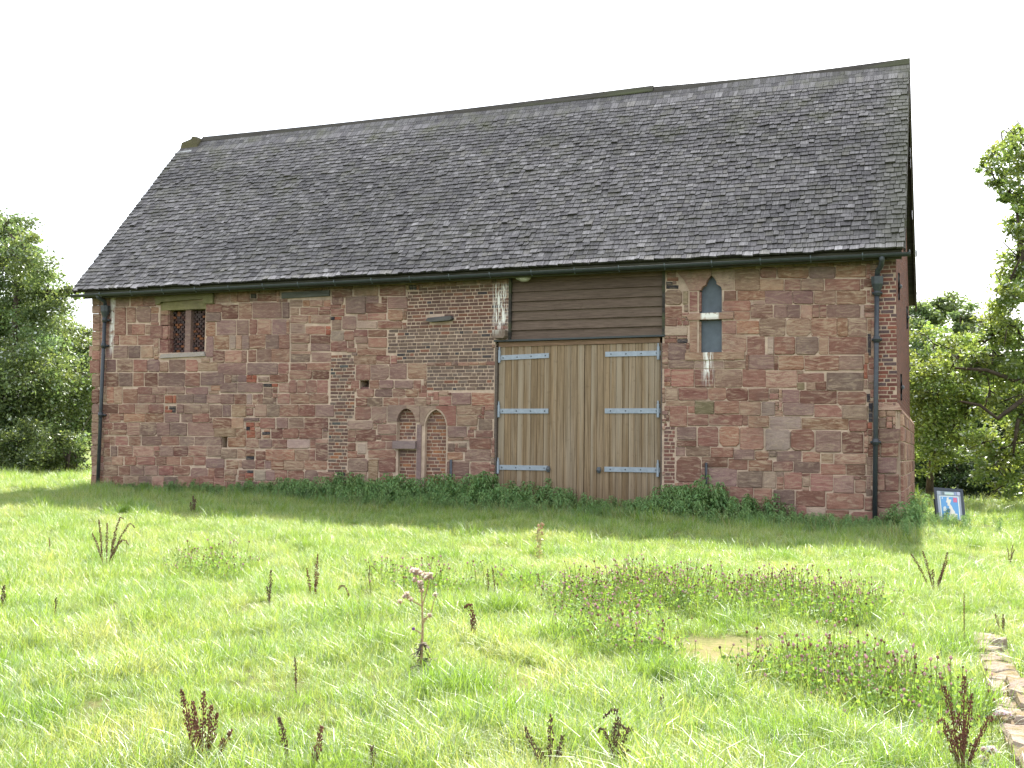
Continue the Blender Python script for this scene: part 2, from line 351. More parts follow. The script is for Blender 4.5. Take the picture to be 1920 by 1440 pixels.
STONES = """
A 90 245|265 445 g|475 640 r|645 810 r
A 265 635|258 400 r
A 210 268|402 460 k
A 265 465|420 535 t
A 250 460|550 740 p
A 490 630|432 478 t|490 660 r
A 500 620|672 735 t
A 240 362|755 890 y
A 372 505|775 890 r
A 512 680|738 890 r
A 690 790|780 890 d
A 800 945|785 890 r
A 215 330|1490 1700 r
A 335 455|1490 1690 p
A 465 650|1490 1610 o
A 660 935|1495 1585 p
A 645 765|235 256 r|265 310 r|330 555 t|570 775 r
A 785 945|240 430 g|445 595 p|615 775 t
A 970 1130|150 265 p|290 490 m|515 690 r|700 860 p|990 1205 p|1215 1375 r
A 1000 1130|870 975 t
A 1010 1115|1385 1640 y
A 1150 1325|140 300 d|320 490 p|510 645 r|660 830 d|845 1195 p|1210 1400 r
A 1145 1310|1420 1725 p
A 670 1330|1600 1725 t
A 100 230|-42 62 t
A 240 340|-45 62 t
A 350 470|-40 62 t
A 480 580|-40 62 r
A 590 690|-42 60 t
A 700 780|-42 60 t
A 790 840|-42 58 y
A 850 970|-45 58 r
A 980 1150|-75 55 r
A 1165 1330|-45 55 t
A 110 300|135 225 d
A 310 480|140 240 d
A 490 660|140 225 d
A 670 790|140 225 r
A 800 950|135 215 p
B -32 190|150 240 o|250 355 t
B 0 185|372 565 r
B -30 65|570 755 r|765 950 t|1215 1510 p
B -30 60|960 1200 g
B 75 185|575 805 r|815 915 r|1090 1320 p|1330 1490 p|1500 1690 g
B 205 320|110 295 d|315 525 r|540 712 t|720 910 r|1095 1185 p|1195 1415 g|1425 1525 g
B 85 185|935 1035 b|1050 1080 b
B 188 215|950 1025 b
B 230 268|940 970 b|995 1075 k
B 278 312|935 1030 b|1040 1075 k
B 215 370|1540 1700 p
B 330 442|110 175 d|185 330 o|380 660 o|670 910 o|930 1125 p|1155 1300 p|1310 1525 d|1535 1560 r
B 458 540|110 225 d|238 415 d
B 550 612|180 415 t
B 455 625|430 595 t|605 820 g|830 995 p|1010 1225 g|1245 1590 p
B 640 755|195 250 t|265 430 r|450 600 r|620 880 p|888 1120 r|1132 1320 g|1335 1690 g
B 770 900|205 285 g|305 495 d|510 780 t|870 1045 p|1052 1240 d|1250 1490 m|1505 1690 g
B 912 1022|220 365 t|395 545 r|560 800 r|820 948 r|958 1135 r|1155 1315 r|1330 1478 r
B 940 1060|1490 1735 p
B 1035 1160|110 295 t|315 460 r|475 650 g|665 835 g|850 1048 d|1062 1270 d
B 1062 1195|1285 1505 p|1520 1600 r|1610 1725 d
B 1175 1340|100 205 t|215 370 r|385 575 g|585 750 p|760 915 t|1110 1390 r|1400 1590 r|1595 1728 r
B 1185 1330|922 1100 p
B 1350 1440|100 330 r|345 600 p|610 860 r|870 1130 d|1140 1400 r|1410 1720 r
B 0 190|-48 45 d
B 200 330|-48 45 p
B 340 440|-48 45 t
B 450 600|-50 45 t
B 610 750|-50 42 t
B 760 900|-55 42 t
B 910 1020|-55 40 r
B 1030 1160|-52 40 t
B 1170 1340|-58 38 r
C 80 265|35 220 t|235 332 o|342 490 r
C 52 140|515 720 r|740 920 r
C 157 205|508 580 k
C 155 250|600 775 d
C 215 250|500 600 g
C 150 240|890 935 d
C 25 90|1085 1245 r|1260 1410 d|1422 1560 g
C 280 400|0 105 r
C 410 500|0 98 p
C 300 490|120 335 d
C 280 490|347 518 t
C 270 480|535 918 p|937 1025 p
C 510 705|0 32 o|50 305 p|322 475 p
C 500 695|492 590 r|602 785 t|800 988 p|997 1026 o
C 715 900|15 212 o|226 305 w|315 385 t|392 485 p
C 705 892|495 702 o|715 882 p|892 1026 r
C 920 1078|0 150 d|160 380 t|392 448 r
C 910 1068|475 575 r
C 898 1070|592 780 p|788 1025 r
C 1090 1240|62 440 p|465 868 p|880 1015 r
C 1250 1340|335 445 p|765 1005 r|255 325 g
C 1280 1332|610 745 g
C 1195 1238|460 535 b
C 1252 1298|455 520 b|532 585 b
C 1305 1345|455 580 b
C 1358 1480|100 312 p|330 665 p|890 1020 t
C 1368 1405|682 790 k|800 870 b
C 238 322|1042 1200 g|1210 1300 o|1312 1478 t|1492 1582 o
C 340 430|1045 1150 t|1182 1415 r
C 380 430|1430 1580 r
C 445 545|1045 1275 m|1288 1318 o|1330 1580 t
C 560 678|1050 1230 g
C 590 695|1250 1508 r
C 640 702|1522 1582 b
C 592 628|1522 1582 b
C 690 818|1050 1302 t
C 712 818|1320 1578 d
C 835 915|1058 1270 g
C 830 920|1318 1575 p
C 928 962|1050 1320 t
C 972 1070|1050 1302 g
C 945 1068|1335 1588 p
C 1090 1182|1045 1258 d|1270 1580 r
C 1192 1300|1032 1330 r|1342 1560 d
C 1320 1490|1030 1125 r|1138 1258 r|1268 1392 d|1402 1540 r
D 55 180|682 795 g
D 55 115|810 862 d
D 140 270|0 95 g|108 275 p|290 445 d|458 520 w|600 632 d|640 668 r
D 195 272|668 850 g
D 135 265|870 1030 r|1045 1300 o|1312 1550 r
D 285 440|0 115 p|130 235 p|250 440 y|565 720 g|732 888 g|900 1152 r|1168 1372 d|1385 1625 p
D 240 302|455 565 d
D 330 425|455 535 d
D 462 600|0 240 o|250 408 y|640 830 r|860 1010 p|1028 1215 g|1235 1545 d
D 462 500|418 620 p
D 520 575|450 555 b
D 582 625|450 490 k|500 560 b
D 632 675|450 490 b|500 565 b
D 682 725|455 565 b
D 650 682|665 715 k|725 765 k
D 692 728|672 765 o
D 615 645|690 760 o
D 590 712|18 300 y
D 605 735|310 435 o|588 640 d|785 930 d|940 1155 r|1165 1470 d
D 650 725|1485 1540 t
D 750 865|445 612 t|625 790 p|800 995 d|1000 1300 w|1312 1375 r
D 730 850|200 435 o
D 750 800|1385 1545 t
D 818 1035|1385 1540 d
D 878 1000|0 100 g|110 318 g|330 435 t
D 885 930|445 555 r
D 935 970|445 555 o
D 978 1018|445 550 k
D 910 1022|580 700 d
D 888 1028|710 1100 o|1115 1292 t|1302 1370 r
D 1030 1145|0 165 p|180 338 o|390 558 p|570 685 d
D 1022 1140|700 775 p
D 1035 1160|785 950 o|960 1220 t|1232 1535 o
D 1168 1300|0 68 t|75 310 o|562 705 w|715 830 p|835 995 r|1010 1222 d|1235 1410 p
D 1168 1200|345 450 r|460 540 k
D 1208 1250|345 425 d|435 540 b
D 1260 1300|345 425 r|435 540 b
D 1190 1330|1422 1635 d
D 1318 1440|0 190 r|202 365 r|378 590 p|602 760 r|772 880 t|892 1000 d|1012 1200 r|1212 1400 r|1410 1550 t
E 55 160|135 365 g
E 65 130|380 575 g
E 45 120|590 788 y
E 20 90|805 1055 r|1068 1385 v
E 135 245|465 782 y
E 170 268|165 430 d
E 105 250|810 1152 d
E 105 165|1165 1205 y|1215 1252 k|1265 1300 k|1310 1340 b
E 270 420|918 1180 p
E 262 490|350 615 p
E 255 345|627 788 p
E 265 345|835 905 d
E 355 475|625 898 d
E 430 520|155 328 r
E 440 580|925 1120 o
E 500 580|510 630 r
E 490 575|645 890 r
E 530 705|305 485 p
E 580 712|165 285 g
E 535 572|150 195 k|205 290 b
E 600 690|500 772 w|785 1108 d
E 725 855|155 318 w|330 460 r
E 715 800|460 640 d|655 900 r
E 820 945|655 898 r
E 810 890|485 645 p
E 900 962|505 640 t
E 870 1000|150 362 d
E 862 945|382 462 r
E 968 1052|510 892 o
E 1065 1170|460 755 t
E 1060 1165|765 942 d|960 1035 r
E 1180 1382|490 680 r|690 925 p
E 1170 1370|942 1168 p
E 1165 1370|1190 1438 t
F 25 125|400 500 r|640 755 r|765 945 p|965 1195 p|1205 1295 r
F 135 235|710 928 p|938 1095 t|1105 1258 o|480 690 r
F 180 232|1270 1375 r
F 250 350|465 605 d|612 800 g|820 1008 o|1022 1215 r|1225 1370 t
F 360 530|455 650 r|668 850 g
F 545 648|360 678 g
F 540 572|690 800 d|815 850 r
F 588 640|692 728 t
F 590 715|745 975 g
F 660 800|465 715 d
F 728 795|790 978 r
F 840 965|490 590 w
F 810 905|615 840 d|855 950 p
F 920 1020|625 975 r
F 1030 1195|362 618 g
F 1040 1310|630 748 y
F 1025 1200|760 970 d
F 1210 1250|450 600 t
F 1260 1380|455 605 g
F 1212 1310|770 935 r
F 1318 1400|615 760 d|770 930 d
H 170 230|40 300 d
H 230 340|300 450 r
H 185 335|470 705 p
H 185 345|720 1000 o
H 240 335|-20 120 t|135 190 r
H 352 465|525 840 t
H 360 470|850 880 d
H 345 405|890 1000 r
H 412 515|890 1000 g
H 478 600|530 790 t
H 525 660|810 978 g
H 615 752|415 648 p
H 618 655|690 780 o
H 662 692|672 740 d
H 702 750|665 745 r
H 670 755|770 985 d
H 762 800|415 605 t
H 755 790|615 690 t
H 835 935|415 495 p
H 830 885|550 650 g
H 890 940|500 650 d
H 770 905|690 968 d
H 950 1042|410 600 o
H 915 1058|635 958 g
H 1065 1250|400 682 p
H 1075 1320|705 950 r
H 1262 1362|390 605 d|622 692 g
H 1330 1420|700 970 r
I 85 175|1120 1290 d
I 70 175|1325 1665 d
I 80 180|1060 1095 y
I 210 512|1105 1475 t
I 525 660|945 1120 r|1145 1552 o
I 675 820|925 1335 r
I 670 722|1382 1552 g
I 832 962|1095 1328 r
I 735 930|1342 1670 m
I 975 1168|915 1120 r
I 975 1170|1132 1465 o
I 1180 1440|915 1272 m
I 1210 1500|1290 1552 d
I 515 728|62 305 g
I 525 725|332 400 v
I 740 835|345 400 g
I 760 930|60 305 d
I 940 1050|60 230 r
I 1060 1185|50 390 w
I 980 1040|245 310 d|325 410 r
I 930 970|235 285 d|300 365 r
I 250 310|85 215 d
I 320 372|90 250 b
I 390 430|75 165 k|180 290 k
I 440 492|75 255 k|268 340 k
I 1200 1240|55 120 d|130 230 d|245 390 d
I 1250 1300|55 230 r|245 390 k
I 1310 1560|110 365 p
J 125 235|95 375 d
J 115 232|400 610 g|618 682 d|698 960 g|972 1095 d
J 95 195|1115 1358 r
J 250 412|-118 122 d|140 610 o|625 1005 p
J 228 400|1022 1470 o
J 430 598|-118 235 y|250 488 r|500 840 g|860 1380 r
J 605 802|-40 365 p|378 680 p|695 1018 t|1030 1465 o
J 815 1005|90 280 p|288 475 p|490 665 t|672 765 r|778 872 d|885 1378 p|1390 1440 w
J 1015 1282|-128 260 t|278 640 t|652 1030 o|1042 1195 o|1205 1480 m
J 1295 1555|0 80 w|95 405 d|420 755 g|768 900 t|918 1480 r
J 200 350|1482 1530 r
J 600 772|1488 1524 d
J 820 865|1450 1590 d
J 880 920|1450 1590 d
J 1030 1240|1498 1540 o
J 1255 1570|1498 1540 k
J 430 545|1440 1560 d
K 28 272|110 368 p
K 300 405|118 490 p|502 930 g|946 1260 t
K 205 425|1270 1306 r
K 200 418|1315 1690 p
K 420 682|155 490 r|505 790 d|1222 1560 r
K 428 690|805 1210 g
K 415 535|45 140 r
K 545 605|45 140 d
K 612 670|50 140 o
K 700 880|70 250 t|265 690 d|705 970 r
K 710 895|980 1300 d|1312 1610 r
K 892 962|70 500 t
K 900 1088|512 785 v|800 1170 r
K 905 1110|1182 1488 t
K 910 1112|1510 1700 w
K 972 1282|130 385 r
K 972 1040|52 128 r
K 1098 1262|398 705 r|720 1215 d|1225 1295 r
K 1122 1292|1310 1612 o
M 10 195|240 525 p
M 212 295|235 525 d
M 5 295|552 850 d|872 1172 o
M 10 345|1185 1532 r
M 305 438|222 355 p|370 728 g
M 318 462|745 1078 d
M 342 492|1090 1395 p
M 372 502|1410 1610 o
M 452 832|230 592 d
M 458 602|612 995 d
M 488 642|1010 1292 r
M 508 662|1312 1660 o
M 622 890|712 1128 p
M 670 912|1145 1518 g
M 665 920|1538 1715 w
M 842 1000|330 650 r
M 840 960|255 318 d
M 905 1150|720 910 r|925 1015 r|1030 1380 r
M 925 1162|1395 1660 r
M 1170 1330|1000 1460 r|1472 1700 p
M 1010 1200|662 990 r|240 650 r
L 300 512|160 535 o|550 1060 o|1072 1425 g
L 520 775|-30 430 m
L 562 690|445 840 d
L 700 800|440 545 v
L 692 808|578 712 t
L 682 810|722 868 d
L 555 818|882 1430 g
L 525 570|440 530 t
L 810 998|-110 195 w|215 465 p
L 820 1012|480 1030 d
L 842 1032|1045 1472 d
L 1008 1190|-100 222 w|235 685 p
L 1040 1215|700 1105 r
L 1045 1242|1120 1492 g
L 1212 1390|30 495 w
L 1235 1400|510 1205 o
L 1262 1430|1222 1490 d
L 250 415|1452 1505 o
L 430 640|1442 1488 b
L 665 795|1442 1486 g
L 870 992|1486 1530 k
L 1010 1130|1515 1570 k
L 1140 1290|1512 1570 k
L 1300 1390|1495 1560 b
N 45 338|-30 312 w|330 655 r
N 60 358|682 1035 p
N 80 380|1055 1350 d
N 350 490|130 475 p
N 365 498|490 738 o
N 390 515|762 920 y
N 390 532|945 1400 t
N 500 630|78 350 d
N 505 652|370 735 p
N 535 680|755 1098 r
N 545 685|1118 1380 d
N 645 862|0 212 t
N 650 890|232 480 r
N 715 850|495 592 g
N 672 912|610 918 r
N 695 940|935 1220 g
N 760 942|1238 1385 t
N 900 1105|85 372 p|-160 60 t
N 918 1132|402 812 r
N 950 1170|832 1362 r
N 1118 1300|0 400 p|415 545 r
N 1160 1310|560 820 w
N 1190 1350|832 1145 r
N 1210 1410|1182 1490 r
N 130 300|1370 1430 t
N 320 410|1340 1400 y
N 430 560|1408 1480 g
N 570 680|1410 1470 g
N 700 880|1405 1455 g
N 890 985|1395 1480 g
N 1005 1190|1380 1480 d
N 1310 1420|0 200 r|215 480 d|490 810 r
N 1360 1430|820 1150 d
O 185 250|190 242 t
O 255 322|195 262 t
O 330 422|195 262 g
O 255 425|275 395 r
O 435 562|195 392 p
O 572 702|215 380 d|90 205 d
O 712 862|185 365 p
O 872 1030|190 250 r|258 382 d
O 1040 1192|185 385 r
O 1200 1335|185 370 g
O 1345 1450|185 370 d
"""
OX0, OY0, GS = 160, 460, 1.5
GW, GH = int((1720-OX0)/GS), int((1040-OY0)/GS)
occ = np.zeros((GH, GW), bool)
def cell(u0, u1, v0, v1):
    return (slice(max(0, int((v0-OY0)/GS+.5)), max(0, int((v1-OY0)/GS+.5))), slice(max(0, int((u0-OX0)/GS+.5)), max(0, int((u1-OX0)/GS+.5))))
def forbid(u0, u1, v0, v1): occ[cell(u0, u1, v0, v1)] = True
def top_v(u): return 557-(u-180)*(557-486)/1500
def bot_v(u): return 935+(u-180)*(1000-935)/1500
for gx in range(GW):
    u = OX0+gx*GS
    occ[:max(0, int((top_v(u)-OY0)/GS)), gx] = True; occ[max(0, int((bot_v(u)-OY0)/GS)):, gx] = True
forbid(160, 174, 460, 1040); forbid(1680, 1720, 460, 1040)
forbid(298, 386, 553, 671); forbid(928, 1242, 640, 1040); forbid(955, 1246, 460, 642); forbid(524, 622, 545, 561)
forbid(1268, 1377, 505, 546); forbid(1292, 1354, 540, 676); forbid(674, 692, 712, 734); forbid(414, 427, 818, 840); forbid(286, 311, 553, 570)
forbid(725, 858, 758, 796); forbid(742, 840, 775, 1000); forbid(738, 782, 826, 844); forbid(804, 852, 594, 605); forbid(929, 955, 618, 640)
ALLSTONES = []
def add_stone(u0, u1, v0, v1, c):
    s = cell(u0, u1, v0, v1); a = occ[s]
    if a.size and a.mean() > .3: return
    m = .9
    occ[cell(u0-m, u1+m, v0-m, v1+m)] = True
    ALLSTONES.append((u0, u1, v0, v1, c))
for line in STONES.strip().splitlines():
    parts = line.split('|'); f, y0, y1 = parts[0].split()
    for s in parts[1:]:
        x0, x1, c = s.split()
        a = fpx(f, float(x0), float(y0)); b = fpx(f, float(x1), float(y1)); add_stone(a[0], b[0], a[1], b[1], c)
# bricks: patches of brickwork let into the stone
BRICKS = []
def brick_region(rects, xmin, bond=0, course=.075, L=.222, H=.111, keep=None, y=0.0, pal='B', check=True):
    for (u0, v0, u1, v1) in rects:
        a = W(u0, v1, y); b = W(u1, v0, y)
        k0 = math.floor(a[1]/course); k1 = math.ceil(b[1]/course)
        for k in range(k0, k1):
            z0 = k*course; 
            if z0 < a[1]-.02 or z0+course > b[1]+.03: continue
            x = a[0]-(k % 2)*.055-((k//2) % 2)*.085
            n = (k*7) % 5
            while x < b[0]-.02:
                n += 1; w = H if (n % 4 == 0 or (k % 3 == 0 and n % 2)) else L
                w *= R.uniform(.93, 1.05)
                xa, xb = max(x, a[0]), min(x+w, b[0]); x += w
                if xb-xa < .045: continue
                zj = R.uniform(-.004, .004)
                if keep and not (keep((xa+xb)/2, z0+course/2)): continue
                if check:
                    p = proj((xa, y, z0+course)); q = proj((xb, y, z0)); s = cell(p[0]+.8, q[0]-.8, p[1]+.8, q[1]-.8); o_ = occ[s]
                    if o_.size == 0 or o_.mean() > .25: continue
                    occ[cell(p[0], q[0], p[1], q[1])] = True
                BRICKS.append((xa+.007, xb-.007, z0+.008+zj, z0+course-.007+zj, y, pal))
brick_region([(763, 528, 955, 621)], 0, pal='T')
brick_region([(744, 600, 927, 683), (800, 683, 927, 737), (727, 617, 751, 667)], 0, pal='B')
brick_region([(618, 661, 667, 792), (614, 792, 653, 914), (621, 545, 647, 562)], 0, pal='S')
brick_region([(1244, 776, 1266, 935)], 0, pal='R')
brick_region([(1644, 478, 1681, 758)], 0, pal='Q')
brick_region([(926, 735, 930, 920)], 0, pal='R')
# any bare patch still left in the rubble gets a small filling stone
def autofill():
    for gy in range(GH):
        gx = 0
        while gx < GW:
            if occ[gy, gx]: gx += 1; continue
            w = 0; lim = R.randint(8, 17)
            while gx+w < GW and w < lim and not occ[gy, gx+w]: w += 1
            h = 1; hl = R.randint(6, 11)
            while gy+h < GH and h < hl and not occ[gy+h, gx:gx+w].any(): h += 1
            if w >= 4 and h >= 4:
                u0 = OX0+gx*GS; v0 = OY0+gy*GS
                ALLSTONES.append((u0+.7, u0+w*GS-.7, v0+.7, v0+h*GS-.7, R.choice('rrrdptogtm')))
                occ[gy:gy+h, gx:gx+w] = True
            gx += max(1, w)
autofill()

# --- front wall: mortar core with its openings
def rectW(u0, v0, u1, v1):
    a = W(u0, v1); b = W(u1, v0); return [a[0], b[0], a[1], b[1]]
DOOR_X0, DOOR_X1, DOOR_TOP = W(929, 645)[0], W(1242, 645)[0], 2.30
BRD_X0, BRD_X1 = W(955, 600)[0], W(1245, 600)[0]
AL = rectW(743.6, 760, 780.2, 828); AL2 = rectW(743.6, 843, 780.2, 1000); AR = rectW(791.5, 760, 839.8, 1000)
WIN = rectW(298.5, 570, 386, 662); LAN = rectW(1310.5, 512, 1353.5, 661); HO1 = rectW(674.5, 713, 692, 733); HO2 = rectW(414.5, 819, 426.5, 839)
WTOP, WBOT, T = 3.70, -2.2, .6
OPEN = [[DOOR_X0, DOOR_X1, WBOT, DOOR_TOP], [BRD_X0, BRD_X1, DOOR_TOP, WTOP], AL[:2]+[AL[2], AL[3]], [AL2[0], AL2[1], WBOT, AL2[3]], [AR[0], AR[1], WBOT, AR[3]], WIN, LAN, HO1, HO2]
def wall_core():
    xs = sorted({XW0, 0.0}|{o[i] for o in OPEN for i in (0, 1)}); zs = sorted({WBOT, WTOP}|{o[i] for o in OPEN for i in (2, 3)})
    def solid(i, j):
        if not (0 <= i < len(xs)-1 and 0 <= j < len(zs)-1): return False
        x = (xs[i]+xs[i+1])/2; z = (zs[j]+zs[j+1])/2
        return not any(o[0] < x < o[1] and o[2] < z < o[3] for o in OPEN)
    b = MB()
    for i in range(len(xs)-1):
        for j in range(len(zs)-1):
            if not solid(i, j): continue
            x0, x1, z0, z1 = xs[i], xs[i+1], zs[j], zs[j+1]
            b.poly([(x0, 0, z0), (x1, 0, z0), (x1, 0, z1), (x0, 0, z1)], [(0, 1, 2, 3)]); b.poly([(x0, T, z0), (x1, T, z0), (x1, T, z1), (x0, T, z1)], [(3, 2, 1, 0)])
            if not solid(i-1, j): b.poly([(x0, 0, z0), (x0, 0, z1), (x0, T, z1), (x0, T, z0)], [(0, 1, 2, 3)])
            if not solid(i+1, j): b.poly([(x1, 0, z0), (x1, T, z0), (x1, T, z1), (x1, 0, z1)], [(0, 1, 2, 3)])
            if not solid(i, j-1): b.poly([(x0, 0, z0), (x0, T, z0), (x1, T, z0), (x1, 0, z0)], [(0, 1, 2, 3)])
            if not solid(i, j+1): b.poly([(x0, 0, z1), (x1, 0, z1), (x1, T, z1), (x0, T, z1)], [(0, 1, 2, 3)])
    return obj('front_wall', b.mesh('front_wall', barn_loc), M['mortar'], barn, barn_loc)
barn_loc = tuple(WL[barn.name])
fwall = wall_core()
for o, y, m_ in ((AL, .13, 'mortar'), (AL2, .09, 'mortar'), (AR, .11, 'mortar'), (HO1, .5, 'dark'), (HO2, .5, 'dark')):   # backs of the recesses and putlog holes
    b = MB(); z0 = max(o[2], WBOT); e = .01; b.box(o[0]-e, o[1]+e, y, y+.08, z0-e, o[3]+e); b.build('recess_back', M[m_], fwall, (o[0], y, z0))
def stone_poly(b, quad, proud, c, rough=1.0):
    """quad: 4 (x,z) points counter-clockwise from lower left; a dressed but worn block"""
    q = [Vector(p) for p in quad]; ctr = sum(q, Vector((0, 0)))/4
    w = (q[1]-q[0]).length; h = (q[3]-q[0]).length; r = min(w, h)*R.choice([.03, .04, .05, .06, .08, .14])
    pts = []
    for i in range(4):
        p = q[i]; a = (q[i-1]-p).normalized(); c2 = (q[(i+1) % 4]-p).normalized(); k = R.uniform(.5, 1.5)
        j = lambda: Vector((R.uniform(-1, 1), R.uniform(-1, 1)))*.006*rough
        pts.append(p+a*r*k+j()); pts.append(p+c2*r*k+j())
    n = 8; ins = min(.016, min(w, h)*.16); V = []
    tilt = Vector((R.uniform(-1, 1), R.uniform(-1, 1)))*.012*rough
    for p in pts: V.append((p.x, .03, p.y))
    for p in pts: V.append((p.x, -proud*.35, p.y))
    for p in pts:
        d = p-ctr; s = 1-ins/max(.02, d.length); e = ctr+d*s
        V.append((e.x, -proud+(d.x/w*tilt.x+d.y/h*tilt.y)+R.uniform(-.003, .003), e.y))
    V.append((ctr.x, -proud-R.uniform(0, .006), ctr.y))
    F = []
    for k in (0, 1):
        for i in range(n): F.append((k*n+i, k*n+(i+1) % n, (k+1)*n+(i+1) % n, (k+1)*n+i))
    for i in range(n): F.append((2*n+i, 2*n+(i+1) % n, 3*n))
    b.poly(V, F, tint=c)
def stone_color(c):
    k = SC[c]; f = R.uniform(.76, 1.22)*.85; w = .30 if c not in 'kbv' else .0; m_ = (.29, .175, .14)
    return tuple((k[i]*(1-w)+m_[i]*w)*f*R.uniform(.96, 1.05)*(1.06, .95, .925)[i] for i in range(3))+(min(1, k[3]*R.uniform(.7, 1.0)+.25),)
ALLSTONES.sort(key=lambda s: -(s[1]-s[0])*(s[3]-s[2]))
rest = MB()
for i, (u0, u1, v0, v1, c) in enumerate(ALLSTONES):
    g_ = .4; u0 -= g_; u1 += g_; v0 -= g_; v1 += g_
    quad = [W(u0, v1), W(u1, v1), W(u1, v0), W(u0, v0)]
    proud = R.uniform(.008, .03) if u0 < 1640 or v0 < 760 else R.uniform(.03, .04)
    if u0 < 175: proud = .03
    k = stone_color(c)
    if i < 300:
        ctr = (sum(p[0] for p in quad)/4, 0, sum(p[1] for p in quad)/4); b = MB(); stone_poly(b, quad, proud, (1, 1, 1, 1))
        b.build('stone', M['stone'], fwall, ctr, color=k)
    else: stone_poly(rest, quad, proud, k, .6)
rest.build('small_stones', M['stone'], fwall, barn_loc, kind='stuff')
# arch infill bricks (set back in the recesses)
def arch_curve(x0, x1, zs, za, n=7):
    """pointed arch from (x0,zs) over the apex to (x1,zs)"""
    xm = (x0+x1)/2; L = []
    for i in range(n+1):
        t = i/n; L.append((x0+(xm-x0)*(1-math.cos(t*math.pi/2))**.9, zs+(za-zs)*math.sin(t*math.pi/2)))
    return L+[(x0+x1-p[0], p[1]) for p in reversed(L[:-1])]
ZSL, ZAL = W(762, 791)[1], W(762, 766)[1]; ZSR, ZAR = W(818, 798)[1], W(818, 766)[1]
def under(o, zs, za):
    pts = arch_curve(o[0], o[1], zs, za)
    def k(x, z):
        if z < zs: return True
        for p, q in zip(pts, pts[1:]):
            if p[0] <= x <= q[0]: return z < p[1]+(q[1]-p[1])*(x-p[0])/max(1e-6, q[0]-p[0])-.03
        return False
    return k
for o, y, kf in ((AL, .13, None), (AL2, .09, None), (AR, .11, None)):
    a = proj((o[0], y, max(o[2], -1.35))); b2 = proj((o[1], y, o[3])); brick_region([(a[0], b2[1], b2[0], a[1])], 0, y=y, pal='A', check=False)
PAL = dict(B=[(.17, .118, .094), (.19, .13, .10), (.16, .112, .092), (.20, .14, .108), (.18, .135, .11)]*3+[(.25, .115, .078), (.08, .07, .07)], T=[(.19, .098, .072), (.155, .092, .074), (.235, .115, .076), (.17, .105, .08), (.145, .085, .068)]*4+[(.07, .06, .065)],
           S=[(.21, .11, .08), (.18, .118, .092), (.25, .12, .08), (.18, .135, .11), (.15, .09, .075)]*3+[(.09, .09, .085), (.31, .14, .075)], R=[(.24, .11, .085), (.2, .1, .08), (.17, .1, .085)],
           Q=[(.23, .085, .065), (.19, .08, .065), (.26, .10, .07), (.21, .095, .08), (.13, .085, .085)], A=[(.27, .13, .085), (.23, .115, .085), (.34, .16, .085), (.21, .11, .085), (.19, .12, .1)])
def brick_geo(b, x0, x1, z0, z1, y, c, pr):
    e = .004; j = lambda: R.uniform(-.002, .002)
    V = [(x0, y+.02, z0), (x1, y+.02, z0), (x1, y+.02, z1), (x0, y+.02, z1), (x0+e+j(), y-pr, z0+e+j()), (x1-e+j(), y-pr, z0+e+j()), (x1-e+j(), y-pr, z1-e+j()), (x0+e+j(), y-pr, z1-e+j())]
    b.poly(V, [(4, 5, 6, 7), (0, 1, 5, 4), (1, 2, 6, 5), (2, 3, 7, 6), (3, 0, 4, 7)], tint=c)
BRICKS = [b for b in BRICKS if not (b[5] == 'Q' and b[0] < -.36 and b[1] > -2 and False)]
BRICKS.sort(key=lambda b: -((b[1]-b[0])*(b[3]-b[2])/((b[0]-CAM[0])**2+CAM[1]**2)))
protos = {}
rb = MB()
for i, (x0, x1, z0, z1, y, pal) in enumerate(BRICKS):
    c = R.choice(PAL[pal]); f = R.uniform(.85, 1.15); c = tuple(v*f for v in c); pr = R.uniform(.004, .013)
    if i < 300:
        key = (round((x1-x0)/.01), R.randint(0, 2))
        if key not in protos:
            b = MB(); w = key[0]*.01/2; brick_geo(b, -w, w, -.031, .031, 0, (1, 1, 1), .009); protos[key] = b.mesh('brick')
        obj('brick', protos[key], M['brick'], fwall, ((x0+x1)/2, y+R.uniform(-.003, .003), (z0+z1)/2), color=c)
    else: brick_geo(rb, x0, x1, z0, z1, y, c, pr)
rb.build('brickwork', M['brick'], fwall, barn_loc, kind='stuff')
# --- blocked pair of pointed openings: head stones, sill, post
def part(name, b, mat, parent, at_, color=None, kind=None, smooth=False): return b.build(name, M[mat], parent, at_, smooth, color, kind)
blind = MB(); x0, z0 = W(780.6, 910); x1, z1 = W(791, 796)
blind.box(x0, x1, -.02, .14, z0, z1); blind_o = part('blocked_doorway', blind, 'stone', barn, ((x0+x1)/2, 0, z0), color=(.21, .145, .14, .3)); blind_o['label'] = 'purple stone post between two blocked pointed openings'
b = MB(); xa, za = W(781, 1005); b.box(xa, W(790.5, 910)[0], -.012, .14, za, z0-.004); part('post_base', b, 'stone', blind_o, (xa, 0, za), color=(.34, .245, .15, .5))
b = MB(); xa, za = W(739, 841); xb, zb = W(781.5, 827)
b.prism([(xa, za), (xb, za), (xb, zb), (xa, zb)], -.09, .13); part('sill', b, 'stone', blind_o, (xa, 0, za), color=(.24, .18, .175, .2))
def head(o, zs, za, xl, xr, zt, c1, c2, rim):
    pts = arch_curve(o[0], o[1], zs, za); n = len(pts)//2; ap = pts[n]
    b = MB(); b.prism([(xl, zs)]+pts[:n+1]+[(ap[0], zt), (xl, zt)], -.016, .2); part('arch_stone', b, 'stone', blind_o, (xl, 0, zs), color=c1)
    b = MB(); b.prism([(xr, zs), (xr, zt), (ap[0]+.004, zt), (ap[0]+.004, ap[1])]+pts[n+1:], -.02, .2); part('arch_stone', b, 'stone', blind_o, (xr, 0, zs), color=c2)
xm = (AL[1]+AR[0])/2
